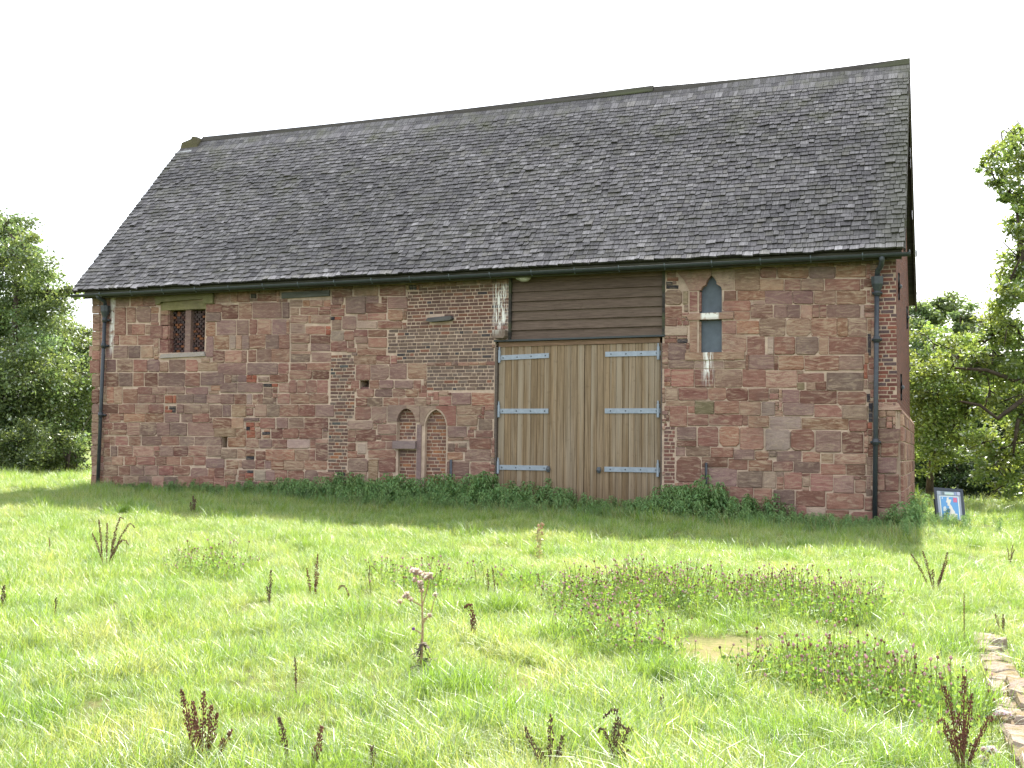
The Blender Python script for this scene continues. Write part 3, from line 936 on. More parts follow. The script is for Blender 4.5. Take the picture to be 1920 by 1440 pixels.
head(AL, ZSL, ZAL, W(727, 790)[0], xm-.004, W(760, 759)[1], (.24, .165, .135, .4), (.29, .20, .155, .5), None)
head(AR, ZSR, ZAR, xm+.004, W(855, 790)[0], W(820, 761)[1], (.28, .195, .15, .5), (.25, .115, .09, .4), None)
def rim(o, zs, za, zb, d, y, c):
    outer = [(o[0], zb)]+arch_curve(o[0], o[1], zs, za)+[(o[1], zb)]; cx = (o[0]+o[1])/2
    b = MB(); d *= .8; inner = [(p[0]+(d if p[0] < cx else -d if p[0] > cx else 0), p[1]-(d if p[1] > zs else 0)*.9) for p in outer]
    for i in range(len(outer)-1): b.prism([inner[i+1], outer[i+1], outer[i], inner[i]], -.005, y)
    part('mortar_fillet', b, 'mortar', blind_o, (o[0], 0, zs))
rim(AR, ZSR, ZAR, -1.35, .035, .12, None)
# --- small fixtures on the wall
b = MB(); p = W(803, 605); q = W(852, 593); b.prism([(p[0], p[1]+.03), (p[0]+.1, p[1]), (q[0]-.05, p[1]+.02), (q[0], p[1]+.06), (q[0]-.03, q[1]), (p[0]+.05, q[1]-.03)], -.14, .1); part('timber_stub', b, 'timber', barn, (p[0], 0, p[1]), color=(.09, .08, .09))
b = MB(); p = W(530, 560); q = W(619, 544.5); b.prism([(p[0], p[1]), (q[0], p[1]+.01), (q[0], q[1]), (p[0], q[1]-.005)], -.05, .2); part('timber_lintel', b, 'timber', barn, (p[0], 0, p[1]), color=(.085, .09, .08))
b = MB(); p = W(929, 636); q = W(953, 620); b.prism([(p[0], p[1]+.03), (p[0]+.05, p[1]), (q[0]-.03, p[1]), (q[0], p[1]+.05), (q[0], q[1]), (p[0], q[1])], -.2, .15); part('corbel_stone', b, 'stone', barn, (p[0], 0, p[1]), color=(.20, .15, .115, .3))
b = MB(); p = W(843.5, 930); q = W(849.5, 862); b.tube([(p[0]+.03, -.05, p[1]), (p[0]+.035, -.05, q[1]), (p[0]+.035, .05, q[1]+.005)], .028, 8); part('iron_pipe', b, 'iron', barn, (p[0], 0, p[1]), color=(.7, .7, .8), smooth=True)
b = MB(); p = W(1322, 930); q = W(1328, 868); b.tube([(p[0]+.03, -.05, p[1]), (p[0]+.03, -.05, q[1]), (p[0]+.03, .05, q[1]+.01)], .026, 8); part('iron_pipe', b, 'iron', barn, (p[0], 0, p[1]), color=(.5, .5, .55), smooth=True)
b = MB(); b.box(HO1[0]+.02, HO1[1]-.02, .03, .16, HO1[2]+.0, HO1[2]+.085); part('loose_brick', b, 'brick', barn, (HO1[0], 0, HO1[2]), color=(.2, .1, .09))
b = MB(); p = W(988, 521); b.blob((p[0], -.16, p[1]), (.16, .12, .11), 10, 6); b.box(p[0]-.17, p[0]-.09, -.2, .02, p[1]-.05, p[1]+.13); part('wall_lamp', b, 'lamp', barn, (p[0], 0, p[1]), smooth=True)
# --- two-light window with honeycomb brick
wroot = MB(); wx0, wz0 = WIN[0], WIN[2]; 
wroot.prism([W(*q) for q in ((296, 572), (304, 570), (305, 567), (385, 561), (385, 570), (403, 570), (403, 551), (387, 549.5), (294, 557))], -.09, .25)
win = part('mullioned_window', wroot, 'stone', barn, ((WIN[0]+WIN[1])/2, 0, WIN[2]), color=(.19, .18, .085, .3))
b = MB(); p = W(302, 577); q = W(387, 566); b.box(p[0], q[0], -.004, .3, WIN[3]-.11, WIN[3]+.09); part('lintel', b, 'stone', win, (p[0], 0, p[1]), color=(.21, .19, .09, .2))
b = MB(); p = W(301, 672); q = W(386, 661); b.prism([(p[0], p[1]+.0), (q[0], p[1]+.03), (q[0]-.02, q[1]+.02), (p[0]+.05, q[1]-.02)], -.05, .3); part('sill', b, 'stone', win, (p[0], 0, p[1]), color=(.34, .30, .275, .3))
mx0 = W(343.9, 620)[0]; mx1 = W(354.3, 620)[0]
b = MB(); b.prism([(mx0, WIN[2]), (mx1, WIN[2]), (mx1, WIN[3]-.12), (mx0, WIN[3]-.12)], .06, .26); part('mullion', b, 'stone', win, (mx0, 0, WIN[2]), color=(.22, .145, .125, .3))
for (u0, u1, v0, v1, c) in ((299, 314.5, 573, 590, 'y'), (299, 314.5, 591, 610, 'r'), (299, 314.5, 611, 635, 'r'), (299, 314.5, 636, 662, 'd')):
    b = MB(); stone_poly(b, [W(u0, v1), W(u1, v1), W(u1, v0), W(u0, v0)], .0, (1, 1, 1, 1)); b.box(W(u1-1.2, v0)[0], W(u1+2, v0)[0], .02, .2, W(u0, v1)[1], W(u0, v0)[1])
    for i, v in enumerate(b.v): b.v[i] = (v[0], v[1]+.01, v[2])
    k = W((u0+u1)/2, (v0+v1)/2); part('jamb', b, 'stone', win, (k[0], 0, k[1]), color=stone_color(c))
b = MB(); b.poly([(WIN[0], .4, WIN[2]), (WIN[1], .4, WIN[2]), (WIN[1], .4, WIN[3]), (WIN[0], .4, WIN[3])], [(0, 1, 2, 3)]); part('dark_back', b, 'dark', win, (WIN[0], 0, WIN[2]))
lat = MB()
for (xa, xb) in ((W(316, 620)[0], mx0-.0), (mx1+.0, WIN[1]-.01)):
    nr = 17; nc = 7; hz = (WIN[3]-.13-WIN[2]-.02)/nr; wx = (xb-xa)/nc
    for r_ in range(nr):
        for c in range(nc):
            if (r_+c) % 2 and R.random() < .93: continue
            k = R.choice([(.10, .058, .05), (.085, .055, .052), (.24, .10, .05), (.10, .065, .06), (.08, .06, .06), (.12, .06, .05), (.09, .06, .055)])
            lat.box(xa+c*wx-.012, xa+(c+1)*wx+.012, .17+R.uniform(-.01, .01), .27, WIN[2]+.02+r_*hz+.004, WIN[2]+.02+(r_+1)*hz-.002, tint=k)
part('honeycomb_brickwork', lat, 'brick', win, (WIN[0], 0, WIN[2]), kind='stuff')
# --- pointed window with grey panels
LX0, LX1 = W(1314.5, 600)[0], W(1353.5, 600)[0]; zs, za, zt = W(1330, 544)[1], W(1330, 517)[1], W(1330, 506)[1]
ztr0, ztr1 = W(1330, 602)[1], W(1330, 585)[1]; zsl = W(1330, 661)[1]
ogee = [(0, 0), (.03, .17), (.10, .26), (.19, .33), (.25, .40), (.25, .52), (.29, .66), (.36, .80), (.44, .92), (.5, 1.0)]
W_ = LX1-LX0; pts = [(LX0+W_*x, zs+(za-zs)*z) for x, z in ogee]; pts = pts+[(LX0+LX1-p[0], p[1]) for p in reversed(pts[:-1])]; n = len(ogee)-1
hb = MB(); ho = fW('I', 230, 255); h2 = fW('I', 430, 520)
hb.prism([(h2[0], zs), (LX0, zs)]+pts[1:n+1]+[(pts[n][0], zt+.02), (ho[0]+.0, zt+.0), (ho[0]+.02, ho[1]), (h2[0]-.12, zs+.22)], -.022, .2)
lanc = part('pointed_window', hb, 'stone', barn, (LX0, 0, zs), color=(.29, .175, .135, .6))
hb = MB(); h3 = fW('I', 1085, 515); hb.prism([(h3[0], zs), (h3[0], zt), (pts[n][0]+.006, zt), (pts[n][0]+.006, pts[n][1])]+pts[n+1:-1]+[(LX1, zs)], -.018, .2); part('head_stone', hb, 'stone', lanc, (h3[0], 0, zs), color=(.33, .235, .18, .9))
for (u0, u1, v0, v1, c) in ((1293.5, 1314, 547, 584, 'r'), (1293.5, 1313.5, 602.5, 661, 't')):
    b = MB(); p = W(u0, v1); q = W(u1, v0); b.prism([p, (q[0]-.07, p[1]), (q[0]-.07, q[1]), (p[0], q[1])], -.015, .1); b.prism([(q[0]-.068, p[1]), (q[0], p[1]), (q[0], q[1]), (q[0]-.068, q[1])], .03, .2)
    part('jamb', b, 'stone', lanc, (p[0], 0, p[1]), color=stone_color(c))
b = MB(); p = W(1289, 600.5); q = W(1375, 585.5)
b.prism([(p[0]+.03, p[1]), (q[0], p[1]), (q[0], q[1]), (p[0]+.04, q[1]), (p[0], (p[1]+q[1])/2)], -.05, .2); part('transom', b, 'stone', lanc, (p[0], 0, p[1]), color=(.31, .19, .14, .6))
b = MB(); p = W(1285, 675.5); q = W(1396, 659.5); b.prism([(p[0], p[1]), (q[0], p[1]), (q[0], q[1]), (p[0], q[1])], -.04, .2); part('sill', b, 'stone', lanc, (p[0], 0, p[1]), color=(.30, .19, .13, .8))
b = MB(); b.box(LX0-.06, LX1+.03, .11, .13, ztr1-.02, za+.03); part('panel', b, 'grey_panel', lanc, (LX0, 0, zs))
b = MB(); b.box(LX0-.06, LX1+.03, .10, .12, zsl-.02, ztr0+.02); part('panel', b, 'grey_panel', lanc, (LX0, 0, zsl))
# --- dark boarding over the doors
bo = MB(); bo.box(BRD_X0, BRD_X1, .12, .2, DOOR_TOP, 3.72); brd = part('boarding', bo, 'roofwood', barn, (BRD_X0, .1, DOOR_TOP), color=(.07, .06, .05))
nb = 7; hb_ = (3.74-2.33)/nb
for i in range(nb):
    b = MB(); z = 2.33+i*hb_; e = R.uniform(-.004, .004); b.poly([(BRD_X0+.02, .035+e, z), (BRD_X1-.02, .035-e, z+R.uniform(-.006, .006)), (BRD_X1-.02, .085, z+hb_+.02), (BRD_X0+.02, .085, z+hb_+.02), (BRD_X0+.02, .118, z), (BRD_X1-.02, .118, z), (BRD_X1-.02, .118, z+hb_+.02), (BRD_X0+.02, .118, z+hb_+.02)],
        [(0, 1, 2, 3), (4, 5, 1, 0), (3, 2, 6, 7), (1, 5, 6, 2), (4, 0, 3, 7)])
    f = R.uniform(.8, 1.15); part('weatherboard', b, 'board', brd, ((BRD_X0+BRD_X1)/2, .06, z+hb_/2), color=(.155*f, .11*f, .083*f))
b = MB(); b.box(BRD_X0-.02, BRD_X0+.035, -.01, .12, 2.33, 3.7); b.box(BRD_X1-.035, BRD_X1+.02, -.01, .12, 2.33, 3.7); part('edge_batten', b, 'roofwood', brd, (BRD_X0, 0, 2.3), color=(.05, .045, .04))
b = MB(); b.prism([(DOOR_X0-.02, 2.29), (DOOR_X1+.06, 2.31), (DOOR_X1+.06, 2.345), (DOOR_X0-.02, 2.325)], -.05, .1); part('drip_strip', b, 'iron', brd, (DOOR_X0, 0, 2.3), color=(.4, .45, .4))
b = MB(); b.prism([(DOOR_X0+.06, 2.185), (DOOR_X1-.06, 2.20), (DOOR_X1-.06, 2.30), (DOOR_X0+.06, 2.285)], .03, .12); part('lintel_board', b, 'board', brd, (-6.2, 0, 2.25), color=(.24, .15, .095))
# --- the pair of plank doors
DZ0, DZ1 = -1.10, 2.185; mid = (DOOR_X0+DOOR_X1)/2+.16
for xa, xb, yy in ((DOOR_X0, DOOR_X0+.05, -.01), (DOOR_X1-.03, DOOR_X1, -.004)):
    b = MB(); b.box(xa, xb, yy, .2, -1.4, DOOR_TOP-.12); part('door_post', b, 'board', barn, (xa, 0, 0), color=(.12, .095, .08))
for side, (xa, xb) in enumerate(((DOOR_X0+.055, mid-.006), (mid+.006, DOOR_X1-.035))):
    b = MB(); b.box(xa+.02, xb-.02, .115, .16, DZ0, DZ1-.02); leaf = part('barn_door', b, 'roofwood', barn, ((xa+xb)/2, .1, DZ0), color=(.05, .04, .03))
    n = 13 if side == 0 else 12; ww = (xb-xa)/n
    for i in range(n):
        xa_, xb_ = xa+i*ww+.0015, xa+(i+1)*ww-.0015; yy = .055+R.uniform(-.004, .004); zb = DZ0+R.uniform(-.03, .03); e = .006
        b = MB(); V = [(xa_, yy+.008, zb), (xa_+e, yy, zb), (xb_-e, yy, zb), (xb_, yy+.008, zb), (xb_, yy+.05, zb), (xa_, yy+.05, zb)]; V += [(x, y, DZ1+.012*(side*0+i/n)) for x, y, z in V]
        b.poly(V, [(i0, (i0+1) % 6, 6+(i0+1) % 6, 6+i0) for i0 in range(6)]+[(5, 4, 3, 2, 1, 0), (6, 7, 8, 9, 10, 11)])
        f = R.uniform(.9, 1.12); g = R.uniform(0, .3) if (side or i > 8) else R.uniform(0, .1)
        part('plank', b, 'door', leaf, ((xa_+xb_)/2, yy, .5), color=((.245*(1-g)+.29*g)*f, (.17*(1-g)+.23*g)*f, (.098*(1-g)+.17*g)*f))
    for zz in (1.985, .835, -.34):
        s = MB(); x0, x1 = (W(931, 770)[0], W(1027, 770)[0]) if side == 0 else (W(1133, 770)[0], W(1237, 770)[0])
        dz = -.03 if side == 0 and zz > 1 else .0
        s.prism([(x0, zz-.05+dz), (x1, zz-.05), (x1, zz+.05), (x0, zz+.05+dz)], .034, .05)
        hx = x0+.04 if side == 0 else x1-.04
        s.tube([(hx, .02, zz-.13), (hx, .02, zz+.13)], .028, 8); s.tube([(hx, .02, zz+.13), (hx, .02, zz+.2)], .018, 8)
        for k in range(4): xx = x0+.12+(x1-x0-.2)*k/3; s.blob((xx, .032, zz+dz*(1-k/3)), .016, 6, 4, tint=(.45, .45, .45))
        part('strap_hinge', s, 'zinc', leaf, ((x0+x1)/2, .03, zz))
    lx = W(1027, 878)[0] if side == 0 else W(1122, 880)[0]
    b = MB(); b.blob((lx, .02, -.36), .05, 8, 6); b.box(lx-.03, lx+.03, .02, .06, -.42, -.30); part('latch', b, 'iron', leaf, (lx, 0, -.36))
# --- roof
ang = math.atan2(RIDGE_Z-EAVE_Z, RIDGE_Y-EAVE_Y); SL = math.hypot(RIDGE_Z-EAVE_Z, RIDGE_Y-EAVE_Y)
ty, tz = math.cos(ang), math.sin(ang); ny_, nz_ = -math.sin(ang), math.cos(ang)
rd = MB()
for sgn in (0, 1):
    yy = lambda y: y if not sgn else 2*RIDGE_Y-y
    P = [(EAVE_Y, EAVE_Z), (RIDGE_Y, RIDGE_Z), (RIDGE_Y, RIDGE_Z-.17), (EAVE_Y+.11, EAVE_Z-.03)]
    V = [(XL+.03, yy(y), z) for y, z in P]+[(XR-.03, yy(y), z) for y, z in P]
    F = [(0, 4, 5, 1), (3, 2, 6, 7), (0, 3, 7, 4), (0, 1, 2, 3), (4, 7, 6, 5)]
    rd.poly(V, F if not sgn else [f[::-1] for f in F])
roof = part('roof', rd, 'roofwood', barn, (-9.4, RIDGE_Y, RIDGE_Z), color=(.07, .065, .055))
def shingle(b, s, x0, x1, lift, skew, c, sgn=0, full=True):
    """butt edge at distance s up the slope"""
    L = .30; th = min(R.uniform(.030, .050), .012+.03*max(0, SL-s)); e = R.uniform(-.008, .008)
    def p(x, d, h):
        y, z = EAVE_Y+ty*d+ny_*h, EAVE_Z+tz*d+nz_*h
        return (x, y if not sgn else 2*RIDGE_Y-y, z)
    h0 = .015+lift; h1 = .002; d1 = min(s+L, SL-.04)
    if s+L > SL-.3 and not sgn: h0 = .003+(.006 if s < SL-.25 else 0); th = .014; h1 = .001
    V = [p(x0, s+e, h0), p(x1, s-e+skew, h0+R.uniform(-.004, .004)), p(x1, s-e+skew, h0+th), p(x0, s+e, h0+th), p(x0, d1, h1), p(x1, d1, h1), p(x1, d1, h1+.012), p(x0, d1, h1+.012)]
    F = [(0, 1, 2, 3), (3, 2, 6, 7), (0, 3, 7, 4), (1, 5, 6, 2)]
    F = F if not sgn else [f[::-1] for f in F]
    b.poly(V, F[1:], tint=c); b.poly(V, F[:1], tint=tuple(.2*q for q in c))      # dark end grain, deepened to paint the shadow line under each butt
SH = []; ncourse = 47; gauge = SL/ncourse
for k in range(ncourse):
    x = XL+R.uniform(-.1, 0); s = k*gauge-.03
    ph = R.uniform(0, 6); 
    while x < XR:
        w = R.choice([.10, .115, .13, .15, .165, .18, .20])*R.uniform(.95, 1.05); x1 = min(x+w, XR+R.uniform(-.01, .02))
        wav = .017*math.sin(x*.9+k*.35)+.010*math.sin(x*3.7+k*1.9)
        lift = abs(R.gauss(0, .005))*(1 if k < ncourse-12 else 0); drop = R.gauss(0, .009)
        if R.random() < .018 and k < ncourse-12: lift += R.uniform(.012, .03)
        if R.random() < .02: drop -= R.uniform(.02, .05)
        if x1-x > .03 and k < ncourse-1 and not (R.random() < .004 and k > 0): SH.append((k, s+wav*.5+drop, max(x, XL)+.005, x1-.005, lift))
        x = x1
SHC = [(.155, .147, .147), (.13, .122, .125), (.175, .167, .167), (.11, .103, .107), (.145, .137, .128), (.19, .182, .185), (.16, .152, .155)]
def depth_of(q): p = np.array([(q[2]+q[3])/2, EAVE_Y+ty*q[1], EAVE_Z+tz*q[1]]); return (p-CAM)@FW
order = sorted(range(len(SH)), key=lambda i: -(SH[i][3]-SH[i][2])/depth_of(SH[i])**2); big = set(order[:300]); sb = MB()
for i, (k, s, x0, x1, lift) in enumerate(SH):
    c = R.choice(SHC); c = (c[0]*.88, c[1]*.86, c[2]*.80); f = R.uniform(.72, 1.3)*(.8 if k > ncourse-4 else 1)*(1.8 if k < 1 else 1)*(1.28 if R.random() < .08 else 1)*(1-.22*max(0, math.sin(x0*.55+k*.13+math.sin(k*.21)*1.5))); c = tuple(v*f for v in c); sk = R.gauss(0, .009)
    if i in big:
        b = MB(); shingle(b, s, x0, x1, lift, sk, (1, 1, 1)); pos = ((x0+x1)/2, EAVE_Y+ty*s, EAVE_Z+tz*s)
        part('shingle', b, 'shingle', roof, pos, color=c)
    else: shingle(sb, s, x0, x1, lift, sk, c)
part('shingles', sb, 'shingle', roof, (-9.4, RIDGE_Y, RIDGE_Z), kind='stuff')
sb = MB()
for k in range(22):
    x = XL
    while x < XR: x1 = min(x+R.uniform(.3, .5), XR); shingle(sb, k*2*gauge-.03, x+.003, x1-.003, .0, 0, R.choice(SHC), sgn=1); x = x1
part('rear_shingles', sb, 'shingle', roof, (-9.4, RIDGE_Y, RIDGE_Z), kind='stuff')
xk = -5.55                                               # the ridge boards overlap here
for (xa, xb, za, zb, tk) in ((XL+.55, xk, .02, .055, .025), (xk+.01, XR+.02, .02, .03, .025)):
    b = MB(); N = 14
    for i in range(N):
        t0, t1 = i/N, (i+1)/N; xs0, xs1 = xa+(xb-xa)*t0, xa+(xb-xa)*t1
        sag = lambda t: za+(zb-za)*t-.05*math.sin(math.pi*t)
        for sg in (-1, 1):
            r0, r1 = RIDGE_Z+sag(t0), RIDGE_Z+sag(t1); y1 = RIDGE_Y+sg*.11
            V = [(xs0, y1, r0-.125), (xs1, y1, r1-.125), (xs1, RIDGE_Y, r1+.03), (xs0, RIDGE_Y, r0+.03), (xs0, y1, r0-.125+tk), (xs1, y1, r1-.125+tk), (xs1, RIDGE_Y, r1+.03+tk), (xs0, RIDGE_Y, r0+.03+tk)]
            F = [(3, 2, 1, 0), (4, 5, 6, 7), (0, 1, 5, 4), (2, 3, 7, 6), (1, 2, 6, 5), (3, 0, 4, 7)]
            b.poly(V, F if sg < 0 else [f[::-1] for f in F])
    part('ridge_board', b, 'roofwood', roof, ((xa+xb)/2, RIDGE_Y, RIDGE_Z), color=(.06, .055, .045))
b = MB(); b.prism([(XL-.03, RIDGE_Z-.40), (XL+.58, RIDGE_Z-.36), (XL+.56, RIDGE_Z+.0), (XL+.40, RIDGE_Z+.03), (XL+.36, RIDGE_Z-.04), (XL+.05, RIDGE_Z-.12)], RIDGE_Y-.27, RIDGE_Y+.2); part('ridge_end_stone', b, 'stone', roof, (XL, RIDGE_Y, RIDGE_Z), color=(.17, .14, .08, .4))
b = MB(); b.prism([(XL-.06, RIDGE_Z-.50), (XL+.5, RIDGE_Z-.46), (XL+.5, RIDGE_Z-.40), (XL-.06, RIDGE_Z-.43)], RIDGE_Y-.42, RIDGE_Y); part('lead_flashing', b, 'lead', roof, (XL, RIDGE_Y, RIDGE_Z))
for x0, x1 in ((XR-.02, XR+.02), (XL-.02, XL+.02)):
    for sgn in (0, 1):
        yy = lambda y: y if not sgn else 2*RIDGE_Y-y; dd = .10 if not sgn else .26
        P = [(EAVE_Y-.01, EAVE_Z-.02), (RIDGE_Y, RIDGE_Z-.01), (RIDGE_Y, RIDGE_Z-dd*1.4), (EAVE_Y+dd*.6, EAVE_Z-dd*.75)]
        b = MB(); V = [(x0, yy(y), z) for y, z in P]+[(x1, yy(y), z) for y, z in P]; F = [(0, 3, 7, 4), (3, 2, 6, 7), (0, 4, 5, 1), (0, 1, 2, 3), (4, 7, 6, 5)]
        b.poly(V, F if not sgn else [f[::-1] for f in F]); part('barge_board', b, 'roofwood', roof, (x0, RIDGE_Y, RIDGE_Z), color=(.10, .09, .08))
b = MB(); b.box(XL+.3, XR-.05, EAVE_Y+.1, .0, EAVE_Z-.09, EAVE_Z-.05); b.box(XL+.3, XR-.05, EAVE_Y+.06, EAVE_Y+.1, EAVE_Z-.2, EAVE_Z-.03); b.box(XW0, 0, .02, .3, 3.70, 3.9)
part('eaves_board', b, 'roofwood', roof, (-9.4, EAVE_Y, EAVE_Z), color=(.055, .055, .035))
# --- the other walls
b = MB()
g = [(.0+.02, 3.70), (.0+.02, .70), (DEPTH-.02, .70), (DEPTH-.02, 3.7), (RIDGE_Y, RIDGE_Z-.25)]
V = [(.006, y, z) for y, z in g]+[(-.5, y, z) for y, z in g]; b.poly(V, [(0, 1, 2, 3, 4), (9, 8, 7, 6, 5)]+[(i, 5+i, 5+(i+1) % 5, (i+1) % 5) for i in range(5)])
gab = part('gable_wall', b, 'gable', barn, (0, RIDGE_Y, 0))
for z, yy, in ((3.25, .9), (3.2, 5.6), (1.35, 1.6)):
    b = MB()
    for s in (-1, 1): b.poly([(.012, yy-s*.06, z-.28), (.05, yy-s*.0, z), (.012, yy+s*.06, z+.28), (.012, yy+s*.02, z)], [(0, 1, 2, 3), (3, 2, 1, 0)]); b.box(.004, .035, yy-.03, yy+.03, z-.26, z+.26)
    b.blob((.04, yy, z), .045, 8, 6); part('tie_plate', b, 'iron', gab, (0, yy, z))
ZP = W(1680, 762)[1]
b = MB(); P = [(-.45, -2), (.085, -2), (.085, ZP-.12), (.0, ZP+.02), (-.45, ZP+.02)]
V = [(x, -.001 if False else .0, z) for x, z in P]; V = [(x, .03, z) for x, z in P]+[(x, DEPTH+.05, z) for x, z in P]
b.poly(V, [(0, 1, 2, 3, 4), (9, 8, 7, 6, 5)]+[(i, 5+i, 5+(i+1) % 5, (i+1) % 5) for i in range(5)]); pl = part('plinth', b, 'mortar', barn, (0, 0, -1.2))
z = -1.5; row = 0
while z < ZP-.14:
    h = R.uniform(.22, .36); z1 = min(z+h, ZP-.13); y = -.012 if row % 2 else .0
    first = True
    while y < DEPTH:
        y1 = min(y+(R.uniform(.3, .6)), DEPTH+.03); c = stone_color(R.choice('rdptrrm')); b = MB()
        stone_poly(b, [(y+.012, z+.01), (y1-.012, z+.01), (y1-.012, z1-.012), (y+.012, z1-.012)], .02, (1, 1, 1, 1))
        b.v = [(.085-v[1], v[0], v[2]) for v in b.v]; part('stone', b, 'stone', pl, (.085, (y+y1)/2, (z+z1)/2), color=c); y = y1
    z = z1; row += 1
for y in np.arange(0.0, DEPTH, .55):
    b = MB(); b.poly([(.11, y+.01, ZP-.13), (.11, y+.53, ZP-.13), (.005, y+.53, ZP+.04), (.005, y+.01, ZP+.04), (.08, y+.01, ZP-.17), (.08, y+.53, ZP-.17)], [(0, 1, 2, 3), (4, 5, 1, 0), (3, 4, 0), (1, 5, 2)]); part('plinth_cap', b, 'stone', pl, (.05, y+.27, ZP), color=stone_color('t'))
b = MB(); p = fW('O', 185, 252); q = fW('O', 395, 182); b.poly([(p[0], -.045, p[1]), (q[0]+.04, -.045, p[1]), (q[0]-.02, -.0, q[1]), (p[0], -.0, q[1]), (p[0], 0, p[1]-.01), (q[0]+.04, 0, p[1]-.01)], [(0, 1, 2, 3), (4, 5, 1, 0), (1, 5, 2)]); part('plinth_cap', b, 'stone', pl, (p[0], 0, p[1]), color=stone_color('t'))
b = MB(); b.box(XW0, 0, DEPTH-.5, DEPTH, -2, 3.7); part('rear_wall', b, 'mortar', barn, (-9, DEPTH, 0), color=(.6, .5, .45))
g = [(.02, 3.70), (.02, -2), (DEPTH, -2), (DEPTH, 3.7), (RIDGE_Y, RIDGE_Z-.25)]
b = MB(); V = [(XW0, y, z) for y, z in g]+[(XW0+.5, y, z) for y, z in g]; b.poly(V, [(4, 3, 2, 1, 0), (5, 6, 7, 8, 9)]+[((i+1) % 5, 5+(i+1) % 5, 5+i, i) for i in range(5)])
lg = part('end_wall', b, 'mortar', barn, (XW0, RIDGE_Y, 0))
for i in range(40):                                      # rough quoins and ragged stones standing out of the far end
    z = -1.3+i*.125; d = R.uniform(.0, .03); 
    if 1.95 < z < 2.3: d = .26
    if 3.0 < z < 3.15: d = .13
    if z < -.5: d += .05
    if i % 2: continue
    b = MB(); b.prism([(XW0-d, z+.0), (XW0+.02, z), (XW0+.02, z+.25), (XW0-d+R.uniform(-.015, .015), z+.25)], -.015+R.uniform(-.01, .01), .55); part('quoin_stone', b, 'stone', lg, (XW0, 0, z), color=stone_color(R.choice('trtdm')))
# --- gutter and downpipes
gy, gz_ = EAVE_Y-.03, EAVE_Z-.115; b = MB(); N = 8; xs = [XL+.0, XR+.1]
for i in range(N):
    a0, a1 = math.pi+math.pi*i/N, math.pi+math.pi*(i+1)/N
    for r_, fl in ((.062, 0), (.052, 1)):
        V = [(x, gy+r_*math.cos(a), gz_+r_*math.sin(a)) for x in xs for a in (a0, a1)]; b.poly(V, [(0, 1, 3, 2)] if fl else [(2, 3, 1, 0)])
b.tube([(xs[0], gy-.058, gz_+.0), (xs[1], gy-.058, gz_)], .01, 5); b.tube([(xs[1]-.02, gy, gz_-.0), (xs[1], gy, gz_)], .06, 10)
gut = part('gutter', b, 'iron', barn, (-9.4, gy, gz_), color=(.36, .42, .36), smooth=True)
for i in range(21):
    x = XL+.9+i*.925; b = MB(); b.tube([(x, EAVE_Y+.08, gz_+.05), (x, gy+.066, gz_-.01), (x, gy, gz_-.075), (x, gy-.066, gz_-.01), (x, gy-.07, gz_+.035)], .011, 5); part('gutter_bracket', b, 'zinc', gut, (x, gy, gz_), color=(.4, .43, .4))
def downpipe(xt, xb, ztop, zbot, zh, swan, cols, label):
    b = MB(); y = -.12
    b.tube([(xb+(xt-xb)*.95, y, zh), (xb, y, zbot)], .044, 10); o = part('downpipe', b, 'iron', barn, (xb, y, zbot), color=(.5, .52, .55), smooth=True); o['label'] = label
    b = MB(); b.tube([(xt, y, zh+.02), (xt, y, zh-.12), (xt-.0, y, zh-.25), (xt, y, zh-.3)], [.115, .11, .06, .055], 8); part('hopper', b, 'iron', o, (xt, y, zh), color=(.48, .52, .5))
    b = MB(); b.tube(swan, .05, 10); part('swan_neck', b, 'iron', o, swan[0], color=(.48, .52, .5), smooth=True)
    for z in cols:
        x = xb+(xt-xb)*(z-zbot)/(zh-zbot); b = MB(); b.tube([(x, y, z-.06), (x, y, z+.06)], .058, 10); b.tube([(x, y, z-.015), (x, y, z+.015)], .066, 10); b.box(x-.09, x+.09, y+.02, .02, z-.02, z+.02); part('pipe_collar', b, 'iron', o, (x, y, z), smooth=True, color=(.48, .5, .53))
zz = lambda u, v: W(u, v, -.12)[1]; xx = lambda u, v: W(u, v, -.12)[0]
downpipe(xx(1645, 545), xx(1640, 960), 3.6, -1.25, zz(1643, 521), [(xx(1655, 480), gy, gz_-.03), (xx(1655, 485), gy, zz(1655, 492)), (xx(1653, 500), -.25, zz(1653, 500)), (xx(1646, 508), -.14, zz(1646, 508)), (xx(1644, 520), -.12, zz(1643, 522))],
         [zz(1643, 549), zz(1642, 636), zz(1641, 829)], 'dark iron downpipe beside the brick corner')
downpipe(xx(197, 590), xx(183, 915), 3.6, -1.1, zz(198, 575), [(xx(198, 552), gy, gz_-.03), (xx(198, 556), gy+.02, zz(198, 560)), (xx(198, 565), -.15, zz(198, 565)), (xx(198, 578), -.12, zz(198, 578))],
         [zz(197, 600), zz(193, 648), zz(190, 778)], 'dark iron downpipe beside a white lime streak')

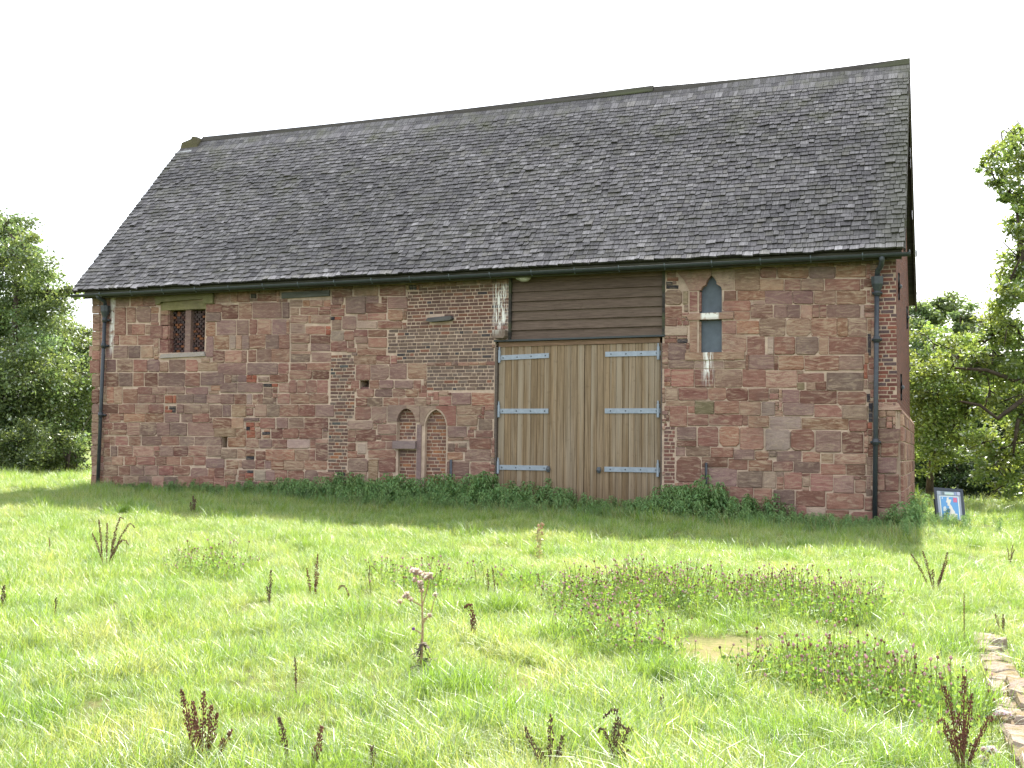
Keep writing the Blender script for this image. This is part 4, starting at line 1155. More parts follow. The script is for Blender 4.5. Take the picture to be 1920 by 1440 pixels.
# ------------------------------------------------------------------ leaves, trees
def leaf_quads(C, size, tint, up=.35, aspect=.55, fold=.0):
    """C (n,3) centres -> diamond leaves"""
    n = len(C); d = NR.normal(size=(n, 3)); d[:, 2] *= .7; d /= np.linalg.norm(d, axis=1)[:, None]
    nn = NR.normal(size=(n, 3)); nn[:, 2] += up*2; s = np.cross(d, nn); s /= np.linalg.norm(s, axis=1)[:, None]+1e-9
    L = (size*NR.uniform(.6, 1.3, n))[:, None] if np.isscalar(size) else (size*NR.uniform(.7, 1.2, n))[:, None]
    V = np.stack([C-d*L*.5, C+s*L*aspect*.5+d*L*.05, C+d*L*.5, C-s*L*aspect*.5+d*L*.05], 1)
    return V.reshape(-1, 3), np.arange(4*n).reshape(-1, 4), tint
M['leaf_oak'] = mat_leaf('oak_leaf', (.115, .155, .062), (.24, .32, .08), mixt=.47, gloss=.28)
M['leaf_dark'] = mat_leaf('dark_leaf', (.055, .09, .036), (.085, .135, .036), mixt=.34, gloss=.16)
M['leaf_bright'] = mat_leaf('bright_leaf', (.125, .17, .05), (.31, .40, .07), mixt=.5, gloss=.25)
def tree(name, label, blobs, yp, base_u, mat, leaf=.13, dens=75, cat='tree', group=None, jit=1.2, trunk_r=.22, tall=True, limbs=None, seed=0):
    rg = np.random.default_rng(100+seed); bx = at(base_u, 880, yp)[0]; bz = float(gz(bx, yp))-.1; root = thing(name, label, cat, (bx, yp, bz), group)
    Vs = []; C = []; T = []; ends = []
    for (u, v, r) in blobs:
        c = at(u, v, yp+rg.uniform(-jit, jit)); rm = r/CAM_F*((c-CAM)@FW); rm *= 1.3; ends.append((c, rm))
        nc = max(5, int(9*rm**1.6+6)); nl = max(40, int(dens*rm*rm*4/nc*7.0))
        dd = rg.normal(size=(nc, 3)); dd /= np.linalg.norm(dd, axis=1)[:, None]; cc = c+dd*rm*np.sqrt(rg.uniform(.08, 1.0, nc))[:, None]*np.array([1, 1, .85])
        for q in cc:
            k = rg.normal(size=(nl, 3))*np.array([.27, .27, .17])*rm*rg.uniform(.6, 1.15)+q; C.append(k)
            f = rg.uniform(.75, 1.25); w = rg.uniform(-.12, .12); T.append(np.tile([f*(1+w), f, f*(1-w)], (nl, 1))*rg.uniform(.8, 1.2, (nl, 1)))
    C = np.concatenate(C); T = np.concatenate(T); zg = gz(C[:, 0], C[:, 1])+.05; ok = C[:, 2] > zg; C = C[ok]; T = T[ok]
    V, F, T = leaf_quads(C, leaf, T)
    me = npmesh('crown', V-np.array([bx, yp, bz]), F, T); obj('crown', me, mat, root, (bx, yp, bz))
    b = MB(); top = max(e[0][2] for e in ends)
    mx = np.mean([e[0][0] for e in ends]); tp = [(bx, yp, bz), (bx+.08, yp, bz+1.0), (bx+(mx-bx)*.4, yp+.1, bz+(top-bz)*.45), (bx+(mx-bx)*.8, yp, bz+(top-bz)*.8)]
    b.tube(tp, [trunk_r*1.25, trunk_r, trunk_r*.7, trunk_r*.25], 8); b.build('trunk', M['bark'], root, (bx, yp, bz), smooth=True)
    b = MB()
    hub = np.array(tp[2])
    for c, rm in ends:
        t = rg.uniform(.25, .7); p3 = Vector(c); near = [e for e in ends if (e[0]-hub).dot(e[0]-hub) < (c-hub).dot(c-hub)-1e-6]; near.sort(key=lambda e: (e[0]-c).dot(e[0]-c))
        p0 = Vector(near[0][0]) if near else Vector(tp[1]).lerp(Vector(tp[3]), t); pm = p0.lerp(p3, .5)+Vector((rg.uniform(-.3, .3), rg.uniform(-.3, .3), rg.uniform(-.1, .5)))
        b.tube([p0, pm, p3], [trunk_r*.26, trunk_r*.15, .015], 6)
        for k in range(4):
            e = p3+Vector(rg.normal(size=3))*rm*.7; b.tube([pm.lerp(p3, .5), e], [.025, .008], 4)
    if limbs:
        for L in limbs: b.tube([at(u, v, yy) for u, v, yy in L], [.085-.06*i/(len(L)-1) for i in range(len(L))], 7)
    b.build('limbs', M['bark'], root, (bx, yp, bz), smooth=True)
tree('oak_tree', 'tall oak at the far left with a knobbly crown above the grass', [(22, 428, 34), (-40, 470, 60), (15, 500, 46), (48, 470, 26), (-20, 560, 70), (50, 545, 44), (28, 610, 60), (88, 545, 30), (118, 560, 20), (-30, 660, 80), (55, 680, 60), (10, 740, 80), (80, 735, 50), (-40, 800, 80), (45, 810, 60), (132, 548, 14), (60, 505, 40), (85, 580, 44), (40, 450, 26), (70, 640, 50), (5, 430, 30)], 8.5, 10, M['leaf_oak'], group=None, seed=1, dens=85)
tree('field_tree', 'broad tree whose foliage meets the left end of the barn', [(120, 622, 34), (150, 655, 34), (100, 660, 44), (140, 710, 44), (170, 690, 26), (95, 740, 55), (150, 760, 46), (110, 800, 55), (172, 740, 28), (160, 810, 36), (110, 850, 36), (210, 720, 60), (220, 800, 60), (165, 640, 24), (130, 690, 40), (168, 780, 30)], 12, 130, M['leaf_oak'], seed=2, dens=85)
tree('hawthorn_bush', 'dark bush under the oak at the left edge', [(20, 862, 34), (70, 858, 34), (-30, 850, 50), (45, 825, 40)], 7.5, 40, M['leaf_oak'], seed=3, cat='bush', trunk_r=.08, leaf=.11, dens=110)
tree('hawthorn_bush', 'low drooping bush left of the barn with light grass beneath', [(125, 850, 24), (150, 862, 16), (100, 862, 22), (140, 830, 26)], 9, 125, M['leaf_oak'], seed=4, cat='bush', trunk_r=.06, leaf=.11, dens=90)
tree('ash_tree', 'tallest tree at the right edge with bare dark limbs showing', [(1905, 252, 22), (1882, 285, 24), (1850, 312, 15), (1895, 320, 26), (1925, 280, 40), (1868, 345, 13), (1885, 368, 12), (1945, 350, 44), (1925, 400, 22), (1935, 440, 34), (1908, 485, 30), (1930, 520, 40), (1922, 425, 26), (1900, 520, 26), (1885, 545, 24), (1930, 330, 30), (1912, 380, 16), (1900, 560, 34), (1870, 600, 34), (1845, 640, 30), (1910, 620, 44), (1860, 680, 40), (1820, 690, 28), (1940, 690, 60), (1895, 700, 40), (1785, 690, 18), (1950, 790, 50), (1900, 800, 26), (1860, 760, 22), (1930, 850, 44), (1885, 870, 34), (1840, 830, 28), (1905, 905, 34), (1850, 880, 26)], 9, 1975, M['leaf_bright'], seed=5, dens=80, leaf=.12, trunk_r=.13,
     limbs=[[(1985, 700, 9), (1925, 745, 8.4), (1870, 785, 8.2), (1838, 760, 8.1), (1800, 752, 8.1)], [(1970, 720, 9), (1900, 712, 8.4), (1850, 694, 8.2), (1790, 690, 8.2)], [(1940, 745, 9), (1908, 790, 8.4), (1900, 850, 8.4)]])
tree('ash_tree', 'pale green leafy tree close behind the brick gable', [(1752, 640, 30), (1790, 655, 30), (1735, 690, 36), (1775, 705, 44), (1815, 715, 36), (1730, 750, 34), (1765, 770, 42), (1810, 790, 40), (1745, 820, 34), (1790, 840, 36), (1730, 850, 26), (1835, 830, 26), (1818, 640, 16), (1845, 740, 34), (1755, 865, 26), (1705, 780, 34), (1705, 700, 24)], 12, 1740, M['leaf_bright'], seed=6, dens=95, leaf=.12, trunk_r=.1)
tree('field_maple', 'dark broad tree behind the pale leafy ones on the right', [(1730, 700, 60), (1800, 720, 60), (1870, 720, 60), (1930, 740, 60), (1740, 790, 60), (1810, 810, 60), (1880, 830, 40), (1740, 860, 50), (1800, 870, 40), (1940, 860, 50), (1860, 660, 40), (1690, 800, 60), (1690, 720, 50)], 19, 1800, M['leaf_dark'], seed=8, dens=80, leaf=.15, trunk_r=.15)
tree('beech_tree', 'far flat-topped tree with sky showing through under its crown', [(1728, 590, 24), (1755, 580, 24), (1785, 578, 24), (1812, 590, 20), (1715, 620, 20), (1745, 612, 16), (1800, 618, 16), (1830, 610, 14), (1715, 670, 30), (1830, 650, 22), (1690, 640, 40)], 32, 1745, M['leaf_oak'], seed=7, dens=70, leaf=.2, jit=1.5)
for i, (lab, bl, bu) in enumerate((('dark shrub behind the information board', [(1765, 890, 34), (1800, 885, 34), (1780, 860, 30), (1740, 900, 26)], 1775), ('dark shrub right of the information board', [(1845, 905, 30), (1875, 910, 26), (1820, 918, 24), (1850, 880, 26)], 1850),
                                   ('dark shrub against the plinth of the barn', [(1725, 880, 26), (1705, 900, 34), (1720, 920, 22), (1730, 840, 24)], 1715), ('dark shrub at the right edge under the tallest tree', [(1905, 912, 28), (1940, 900, 40), (1890, 925, 18)], 1920))):
    tree('shrub', lab, bl, 15+i*.6, bu, M['leaf_dark'], seed=10+i, cat='bush', group='dark shrubs along the field edge', trunk_r=.06, leaf=.11, dens=120, jit=.7)
rg = np.random.default_rng(5); C = []                    # the far hedge on the slope
for i in range(90):
    x = rg.uniform(-160, 120); y = 150+rg.normal()*6+x*.1; r = rg.uniform(1.5, 3.5); k = rg.normal(size=(160, 3))*r*.5; k[:, 2] = np.abs(k[:, 2])*1.1
    C.append(k+np.array([x, y, float(gz(x, y))]))
C = np.concatenate(C); V, F, _ = leaf_quads(C, .7, None); obj('far_hedge', npmesh('far_hedge', V, F, NR.uniform(.7, 1.2, (len(C), 1))*np.ones((1, 3))), M['leaf_oak'], kind='stuff')

# ------------------------------------------------------------------ scattered plants: points that carry instances of small plant meshes
def protos_collection(name, meshes, mat):
    c = bpy.data.collections.new(name)
    for me in meshes:
        if not me.materials:
            for m in (mat if isinstance(mat, list) else [mat]): me.materials.append(m)
        c.objects.link(bpy.data.objects.new(name+'_source', me))
    return c
def scatter(name, P, scale, coll, nproto, tilt=.12, idx=None):
    n = len(P); me = bpy.data.meshes.new(name); me.vertices.add(n); me.vertices.foreach_set('co', np.asarray(P, np.float32).ravel())
    a = me.attributes.new('rot', 'FLOAT_VECTOR', 'POINT'); a.data.foreach_set('vector', np.stack([NR.normal(size=n)*tilt, NR.normal(size=n)*tilt, NR.uniform(0, 6.283, n)], 1).astype(np.float32).ravel())
    a = me.attributes.new('scl', 'FLOAT', 'POINT'); a.data.foreach_set('value', np.asarray(scale, np.float32)); a = me.attributes.new('idx', 'INT', 'POINT'); a.data.foreach_set('value', (NR.integers(0, nproto, n) if idx is None else idx).astype(np.int32))
    o = obj(name, me, None, kind='stuff'); g = bpy.data.node_groups.new(name, 'GeometryNodeTree')
    g.interface.new_socket('Geometry', in_out='INPUT', socket_type='NodeSocketGeometry'); g.interface.new_socket('Geometry', in_out='OUTPUT', socket_type='NodeSocketGeometry')
    N = g.nodes.new; gi = N('NodeGroupInput'); go = N('NodeGroupOutput'); ip = N('GeometryNodeInstanceOnPoints'); ci = N('GeometryNodeCollectionInfo'); ci.inputs[0].default_value = coll
    ci.inputs['Separate Children'].default_value = True; ci.inputs['Reset Children'].default_value = True; ip.inputs['Pick Instance'].default_value = True
    def at_(nm, t): q = N('GeometryNodeInputNamedAttribute'); q.data_type = t; q.inputs['Name'].default_value = nm; return q.outputs['Attribute']
    L = g.links.new; L(gi.outputs[0], ip.inputs['Points']); L(ci.outputs[0], ip.inputs['Instance']); L(at_('idx', 'INT'), ip.inputs['Instance Index']); L(at_('rot', 'FLOAT_VECTOR'), ip.inputs['Rotation']); L(at_('scl', 'FLOAT'), ip.inputs['Scale'])
    L(ip.outputs[0], go.inputs[0]); md = o.modifiers.new('scatter', 'NODES'); md.node_group = g; return o
def blades(n, rad, h0, h1, w, bend, pal, lean=.25, tipw=.25):
    a = NR.uniform(0, 6.283, n); r = rad*np.sqrt(NR.uniform(0, 1, n)); root = np.stack([r*np.cos(a), r*np.sin(a), np.full(n, -.02)], 1)
    d = NR.uniform(0, 6.283, n); dv = np.stack([np.cos(d), np.sin(d), 0*d], 1); fd = d+1.57+NR.normal(size=n)*.6; sv = np.stack([np.cos(fd), np.sin(fd), 0*d], 1)
    H = NR.uniform(h0, h1, n)[:, None]; B = np.abs(NR.normal(size=(n, 1)))*bend+lean*NR.uniform(0, 1, (n, 1)); Wd = (w*NR.uniform(.6, 1.4, n))[:, None]
    lv = []
    for t, k in ((0, 1), (.35, .95), (.7, .7), (1, tipw)):
        c = root+np.array([0, 0, 1])*H*(t-.35*np.minimum(B, 1.5)*t*t)+dv*H*B*t**1.8; lv += [c-sv*Wd*k*.5, c+sv*Wd*k*.5]
    V = np.stack(lv, 1).reshape(-1, 3); b = (np.arange(n)*8)[:, None]; F = np.concatenate([b+np.array([0, 1, 3, 2])+2*i for i in range(3)], 0)
    pal = np.array(pal); T = pal[NR.integers(0, len(pal), n)]*NR.uniform(.8, 1.2, (n, 1)); return V, F, np.tile(T, (3, 1))
def join(parts):
    Vs = []; Fs = []; Ts = []; Ms = []; o = 0
    for p in parts:
        V, F, T = p[:3]; Vs.append(V); Fs.append(np.asarray(F)+o); Ts.append(np.asarray(T)); Ms.append(np.full(len(F), p[3] if len(p) > 3 else 0)); o += len(V)
    return np.concatenate(Vs), np.concatenate(Fs), np.concatenate(Ts), np.concatenate(Ms)
def mk(name, parts): V, F, T, m = join(parts); return npmesh(name, V, F, T, m)
M['grass'] = mat_leaf('grass_blade', (.115, .20, .042), (.28, .44, .06), mixt=.53, gloss=.15, rough=.48, sat2=((.195, .25, .075), (.46, .56, .12)))
M['straw'] = mat_leaf('straw', (.30, .27, .13), (.33, .30, .12), mixt=.4, gloss=.12, rough=.5)
M['nettle'] = mat_leaf('nettle_leaf', (.155, .265, .105), (.23, .38, .09), mixt=.42, gloss=.2)
M['clover'] = mat_leaf('clover_leaf', (.125, .22, .05), (.29, .45, .065), mixt=.5, gloss=.12)
M['seed'] = mat_leaf('flower_head', (1, 1, 1), (1.1, 1.05, 1), mixt=.45, gloss=.03)
GP = [(1, 1, 1), (1.1, 1.02, .9), (.85, .95, .9), (1.25, 1.1, 1.1), (.75, .9, .95), (1.35, 1.15, 1.5)]
gmesh = [mk('grass_clump', [blades(92, .14, .06, .19, .0035, .4, GP)]) for _ in range(6)]+[mk('grass_clump', [blades(84, .13, .08, .23, .0033, .6, GP, .4)]) for _ in range(4)]+[mk('grass_clump', [blades(92, .15, .04, .13, .004, .4, GP), blades(4, .1, .2, .36, .0028, .55, [(1.7, 1.35, 2.4)])]) for _ in range(3)]
gmesh += [mk('grass_clump', [blades(70, .13, .08, .25, .0034, .5, [(1.3, 1.08, 1.3), (1.15, 1.02, 1.1), (1.4, 1.15, 1.5)], .5)]), mk('grass_clump', [blades(90, .15, .12, .28, .0042, .45, [(.8, .88, .6), (.9, 1, .7)], .35)])]
gcoll = protos_collection('grass_clump', gmesh, M['grass'])
BARE = [(b[0], b[1], 0, b[2], b[3]) for b in BARE_SPOTS]
def in_barn(x, y): return (x > -18.6) & (x < .2) & (y > -.03) & (y < 7.7)
WALL_A, WALL_B = ground(1850, 1198), ground(1945, 1440)
def near_low_wall(x, y):
    d = (WALL_B-WALL_A)[:2]; L = np.hypot(*d); d = d/L; px, py = x-WALL_A[0], y-WALL_A[1]; t = px*d[0]+py*d[1]; s = np.abs(px*d[1]-py*d[0]); return (t > 0) & (s < .125)
def sector(d0, d1, dens, half=.78):
    area = half*(d1*d1-d0*d0); n = int(area*dens); d = np.sqrt(NR.uniform(d0*d0, d1*d1, n)); a = CAM_YAW+NR.uniform(-half, half, n)
    x = CAM[0]+np.sin(a)*d; y = CAM[1]+np.cos(a)*d; ok = ~in_barn(x, y) & ~near_low_wall(x, y)
    for b in BARE[:2]: ok &= ~((((x-b[0])/b[3])**2+((y-b[1])/b[4])**2 < 1) & (NR.uniform(0, 1, n) < .80))
    return x[ok], y[ok]
xs, ys = [], []
for d0, d1, dn in ((2.5, 9, 125), (9, 15, 85), (15, 28, 46), (28, 70, 9)):
    a, b = sector(d0, d1, dn); xs.append(a); ys.append(b)
x = np.concatenate(xs); y = np.concatenate(ys); dist = np.hypot(x-CAM[0], y-CAM[1])
nz = _n2(x+3, y-2, 1.1)+.6*_n2(x, y, 3.1); sc = np.clip(.74+.2*nz+NR.normal(size=len(x))*.12, .4, 1.5)*np.where(dist > 28, 1.7, 1)*np.where((y < 0) & (y > -2.6) & (x > -18), 1.25, 1)
ng = len(gmesh); ix = NR.integers(0, ng-2, len(x)); drift = _n2(x*1.3+5, y*1.7-1, 1.9)+NR.normal(size=len(x))*.35
ix[drift > 1.05] = ng-1; ix[drift < -1.15] = ng-2; sc = sc*np.where(drift > 1.05, 1.1, 1)
scatter('grass', np.stack([x, y, gz(x, y)], 1), sc, gcoll, ng, idx=ix)
# long straw-coloured flowering grass, thick in the barn's shade and scattered over the meadow
smesh = [mk('seed_grass', [blades(6, .08, .32, .58, .0026, .3, [(1, 1, 1), (1.2, 1.15, 1.1), (.75, .85, .5)], .2), blades(10, .08, .2, .4, .0045, .5, [(.3, .6, .15), (.4, .75, .2)])]) for _ in range(5)]
n = 520; xx_ = NR.uniform(-16, 1.0, n); yy_ = -np.abs(NR.normal(size=n)*1.2)-1.9-.15*NR.uniform(0, 1, n); k = _n2(xx_, yy_, 1.6) > .0; xx_, yy_ = xx_[k], yy_[k]
a, b = sector(4.5, 16, 1.3); kk = _n2(a, b, .9) > .25; xx_ = np.concatenate([xx_, a[kk]]); yy_ = np.concatenate([yy_, b[kk]])
scatter('seed_grass', np.stack([xx_, yy_, gz(xx_, yy_)], 1), NR.uniform(.55, 1.05, len(xx_)), protos_collection('seed_grass', smesh, M['straw']), 5, .2)
# nettles along the foot of the wall
def nettle():
    h = 1.0; C = []; S = []; lx, ly = NR.normal(size=2)*.12; Vs = []; F = []
    b = MB(); b.tube([(0, 0, -.05), (lx*.5, ly*.5, .5), (lx, ly, 1)], [.012, .009, .004], 4, cap=False, tint=(.9, .9, .8)); V = [np.array(b.v, float)]; FF = [np.array(b.f)]; TT = [np.array(b.t, float)]; o = len(b.v)
    for i in range(9):
        z = .18+.82*i/8.5; L = (.30-.20*abs(z-.45))*NR.uniform(.8, 1.1)
        for s in range(4 if i < 8 else 5):
            a = (i % 2)*.785+s*1.571+NR.normal()*.25; u = np.array([math.cos(a), math.sin(a), 0]); w = np.array([-math.sin(a), math.cos(a), 0]); p0 = np.array([lx*z, ly*z, z])
            dr = NR.uniform(-.15, .55); m = p0+u*L*.5+np.array([0, 0, .06-dr*L*.2]); t = p0+u*L+np.array([0, 0, -dr*L]); k = L*.19
            V.append(np.array([p0, m-w*k+[0, 0, .02], t, m+w*k+[0, 0, .02], m])); FF.append(np.array([[o, o+1, o+4, o+4], [o, o+4, o+3, o+3], [o+1, o+2, o+4, o+4], [o+4, o+2, o+3, o+3]])); o += 5
            f = NR.uniform(.7, 1.3); TT.append(np.tile([f*NR.uniform(.9, 1.2), f, f], (4, 1)))
    V = np.concatenate(V); q = FF[0]; t3 = np.concatenate([f[:, :3] for f in FF[1:]])
    return npmesh('nettle', V, [q, t3], np.concatenate(TT))
nm = [nettle() for _ in range(7)]; nc_ = protos_collection('nettle', nm, M['nettle'])
hx = [-18.5, -16.5, -15, -13, -11, -9, -7.6, -6.6, -5.7, -4.9, -4.3, -3.6, -2.6, -1.5, -.6, .15, .8, 1.6]; hh = [.12, .2, .28, .38, .48, .53, .54, .45, .30, .30, .48, .64, .46, .27, .24, .36, .36, .34]
n = 3700; nx_ = NR.uniform(-18.3, .25, n); wd = np.interp(nx_, [-18, -14, -11, -8, 0], [.35, .9, 1.7, 2.1, 2.0]); ny = -.12-wd*NR.uniform(0, 1, n)**.9
sc = np.interp(nx_, hx, hh)*NR.uniform(.4, 1.3, n)*(.97+.2*_n2(nx_, ny, 2.2))*np.interp(-ny/wd, [0, .55, 1], [1, .85, .38])
n2 = 420; ax_ = NR.uniform(.16, 1.9, n2); ay_ = NR.uniform(-2.6, 3.2, n2); k = NR.uniform(0, 1, n2) < np.exp(-((ax_-.3)/1.0)**2); ax_, ay_ = ax_[k], ay_[k]; s2 = NR.uniform(.3, .62, len(ax_))*np.where(ay_ < -.8, .55, 1)*np.where(ay_ > .9, .6, 1)*np.where((ax_ > .42), .5, 1)
kn = (_n2(nx_*1.1, ny*1.3, 1.5)+NR.normal(size=n)*.4 > -.75); nx_, ny, sc = nx_[kn], ny[kn], sc[kn]
nx_ = np.concatenate([nx_, ax_]); ny = np.concatenate([ny, ay_]); sc = np.concatenate([sc, s2])
scatter('nettles', np.stack([nx_, ny, gz(nx_, ny)], 1), sc, nc_, 7, .16)
# clover patches with faded pink and brown heads
def clover(heads):
    n = 38; a = NR.uniform(0, 6.283, n); r = .18*np.sqrt(NR.uniform(0, 1, n)); z = NR.uniform(.04, .17, n); C = np.stack([r*np.cos(a), r*np.sin(a), z], 1)
    P = [leaf_quads(C, .027, np.ones((n, 3))*NR.uniform(.75, 1.3, (n, 1)), up=1.2, aspect=.8)+(0,), blades(34, .18, .08, .24, .0034, .45, [(1, 1, 1), (1.4, 1.2, .9)])+(0,)]
    for i in range(heads):
        b = MB(); x, y = NR.normal(size=2)*.12; zt = NR.uniform(.10, .28); lx, ly = NR.normal(size=2)*.05
        b.tube([(x, y, 0), (x+lx, y+ly, zt)], .0025, 3, cap=False, tint=(.30, .36, .12)); P.append((np.array(b.v, float), np.array(b.f), np.array(b.t, float), 1))
        k = NR.uniform(); c = (.50, .33, .34) if k < .36 else (.24, .14, .10) if k < .8 else (.10, .065, .05); rr = .0082*NR.uniform(.7, 1.2)
        cx, cy, cz = x+lx, y+ly, zt
        for ph in range(2):
            V = np.array([(cx+rr*math.cos(t)*s_, cy+rr*math.sin(t)*s_, cz+h_) for h_, s_ in ((-rr, .4), (-.2*rr, 1), (.6*rr, .8), (1.1*rr, .2)) for t in np.arange(6)*1.047])
            F = np.array([(k_*6+j, k_*6+(j+1) % 6, k_*6+6+(j+1) % 6, k_*6+6+j) for k_ in range(3) for j in range(6)]); P.append((V, F, np.tile(np.array(c)*NR.uniform(.8, 1.2), (18, 1)), 1)); break
    return mk('clover', P)
cm = [clover(h) for h in (4, 5, 5, 2, 4, 2)]; cc_ = protos_collection('clover', cm, [M['clover'], M['seed']])
CX = []; CY = []
for (u, v, ru, rv, n) in ((1150, 1135, 130, 42, 230), (1240, 1120, 90, 30, 120), (1420, 1135, 160, 30, 260), (1560, 1150, 130, 30, 170), (1150, 1190, 120, 40, 90), (1500, 1275, 110, 42, 120), (1670, 1325, 80, 38, 90), (1225, 1240, 40, 22, 40), (1600, 1300, 90, 40, 60), (780, 1110, 80, 28, 70), (380, 1078, 90, 18, 60), (940, 1110, 110, 30, 30), (1780, 1360, 60, 60, 40)):
    for i in range(int(n*.46)):
        a, r = R.uniform(0, 6.283), R.random()**.75; p = ground(u+ru*r*math.cos(a), v+rv*r*math.sin(a))
        if all((p[0]-b[0])**2/(b[3]+.01)**2+(p[1]-b[1])**2/(b[4]+.01)**2 > 1 for b in BARE[:2]): CX.append(p[0]); CY.append(p[1])
CX = np.array(CX); CY = np.array(CY); scatter('clover', np.stack([CX, CY, gz(CX, CY)], 1), NR.uniform(.75, 1.25, len(CX)), cc_, 6)

# ------------------------------------------------------------------ dock stalks, thistles, the pale weed
def scr(base, du, dv, dep=0.0):
    """a point du,dv picture units from the plant's foot, in the upright plane across the view"""
    d = (base-CAM)@FW; m = d/CAM_F; return Vector((base[0]+RT[0]*du*m+FW[0]*dep, base[1]+RT[1]*du*m+FW[1]*dep, base[2]-dv*m))
def dock(label, u, v, stems, thick=1.0, col=None, seedy=.72, group=None):
    col = col or R.choice([(.12, .058, .04), (.10, .05, .035), (.14, .062, .04), (.09, .05, .036)])
    base = ground(u, v); base[2] = float(gz(base[0], base[1])); root = thing('dock_plant', label, 'dock plant', base, group); m = ((base-CAM)@FW)/CAM_F
    sb_ = MB()
    for (x0, tx, ty, curl) in stems:
        dp = R.uniform(-.04, .04); P = [Vector(scr(base, x0, 4, dp)), Vector(scr(base, x0+(tx-x0)*.3, (ty)*.35, dp)), Vector(scr(base, x0+(tx-x0)*.65-curl*.2, ty*.72, dp*1.5)), Vector(scr(base, tx, ty, dp*2))]
        if curl: P += [Vector(scr(base, tx+curl*.5, ty+abs(curl)*.12, dp*2)), Vector(scr(base, tx+curl, ty+abs(curl)*.7, dp*2))]
        # smooth
        Q = []
        for i in range(len(P)-1):
            for k in range(4): Q.append(P[i].lerp(P[i+1], k/4))
        Q.append(P[-1]); sb_.tube(Q, [.0042-.0025*i/len(Q) for i in range(len(Q))], 4, tint=tuple(c*1.25 for c in col))
        b = MB(); tot = sum((Q[i+1]-Q[i]).length for i in range(len(Q)-1)); acc = 0; step = .0052
        for i in range(len(Q)-1):
            s = (Q[i+1]-Q[i]).length; t = R.uniform(0, step)
            while t < s:
                f = (acc+t)/tot; t += step*R.uniform(.7, 1.5)
                if f < 1-seedy or R.random() < .12: continue
                w = thick*(.003+.0045*math.sin((f-(1-seedy))/seedy*math.pi))*(1.0 if R.random() < .8 else 1.6); p = Q[i].lerp(Q[i+1], min(1, t/s))
                for k in range(3):
                    a = R.uniform(0, 6.283); e = (p.x+math.cos(a)*w, p.y+math.sin(a)*w, p.z+R.uniform(-.005, .005)); g = R.uniform(.65, 1.5); b.blob(e, (.0027*thick, .0027*thick, .0042*thick), 4, 2, tint=(col[0]*g, col[1]*g, col[2]*g))
            acc += s
        b.build('seed_head', M['dock'], root, tuple(base))
    sb_.build('stem', M['dock'], root, tuple(base))
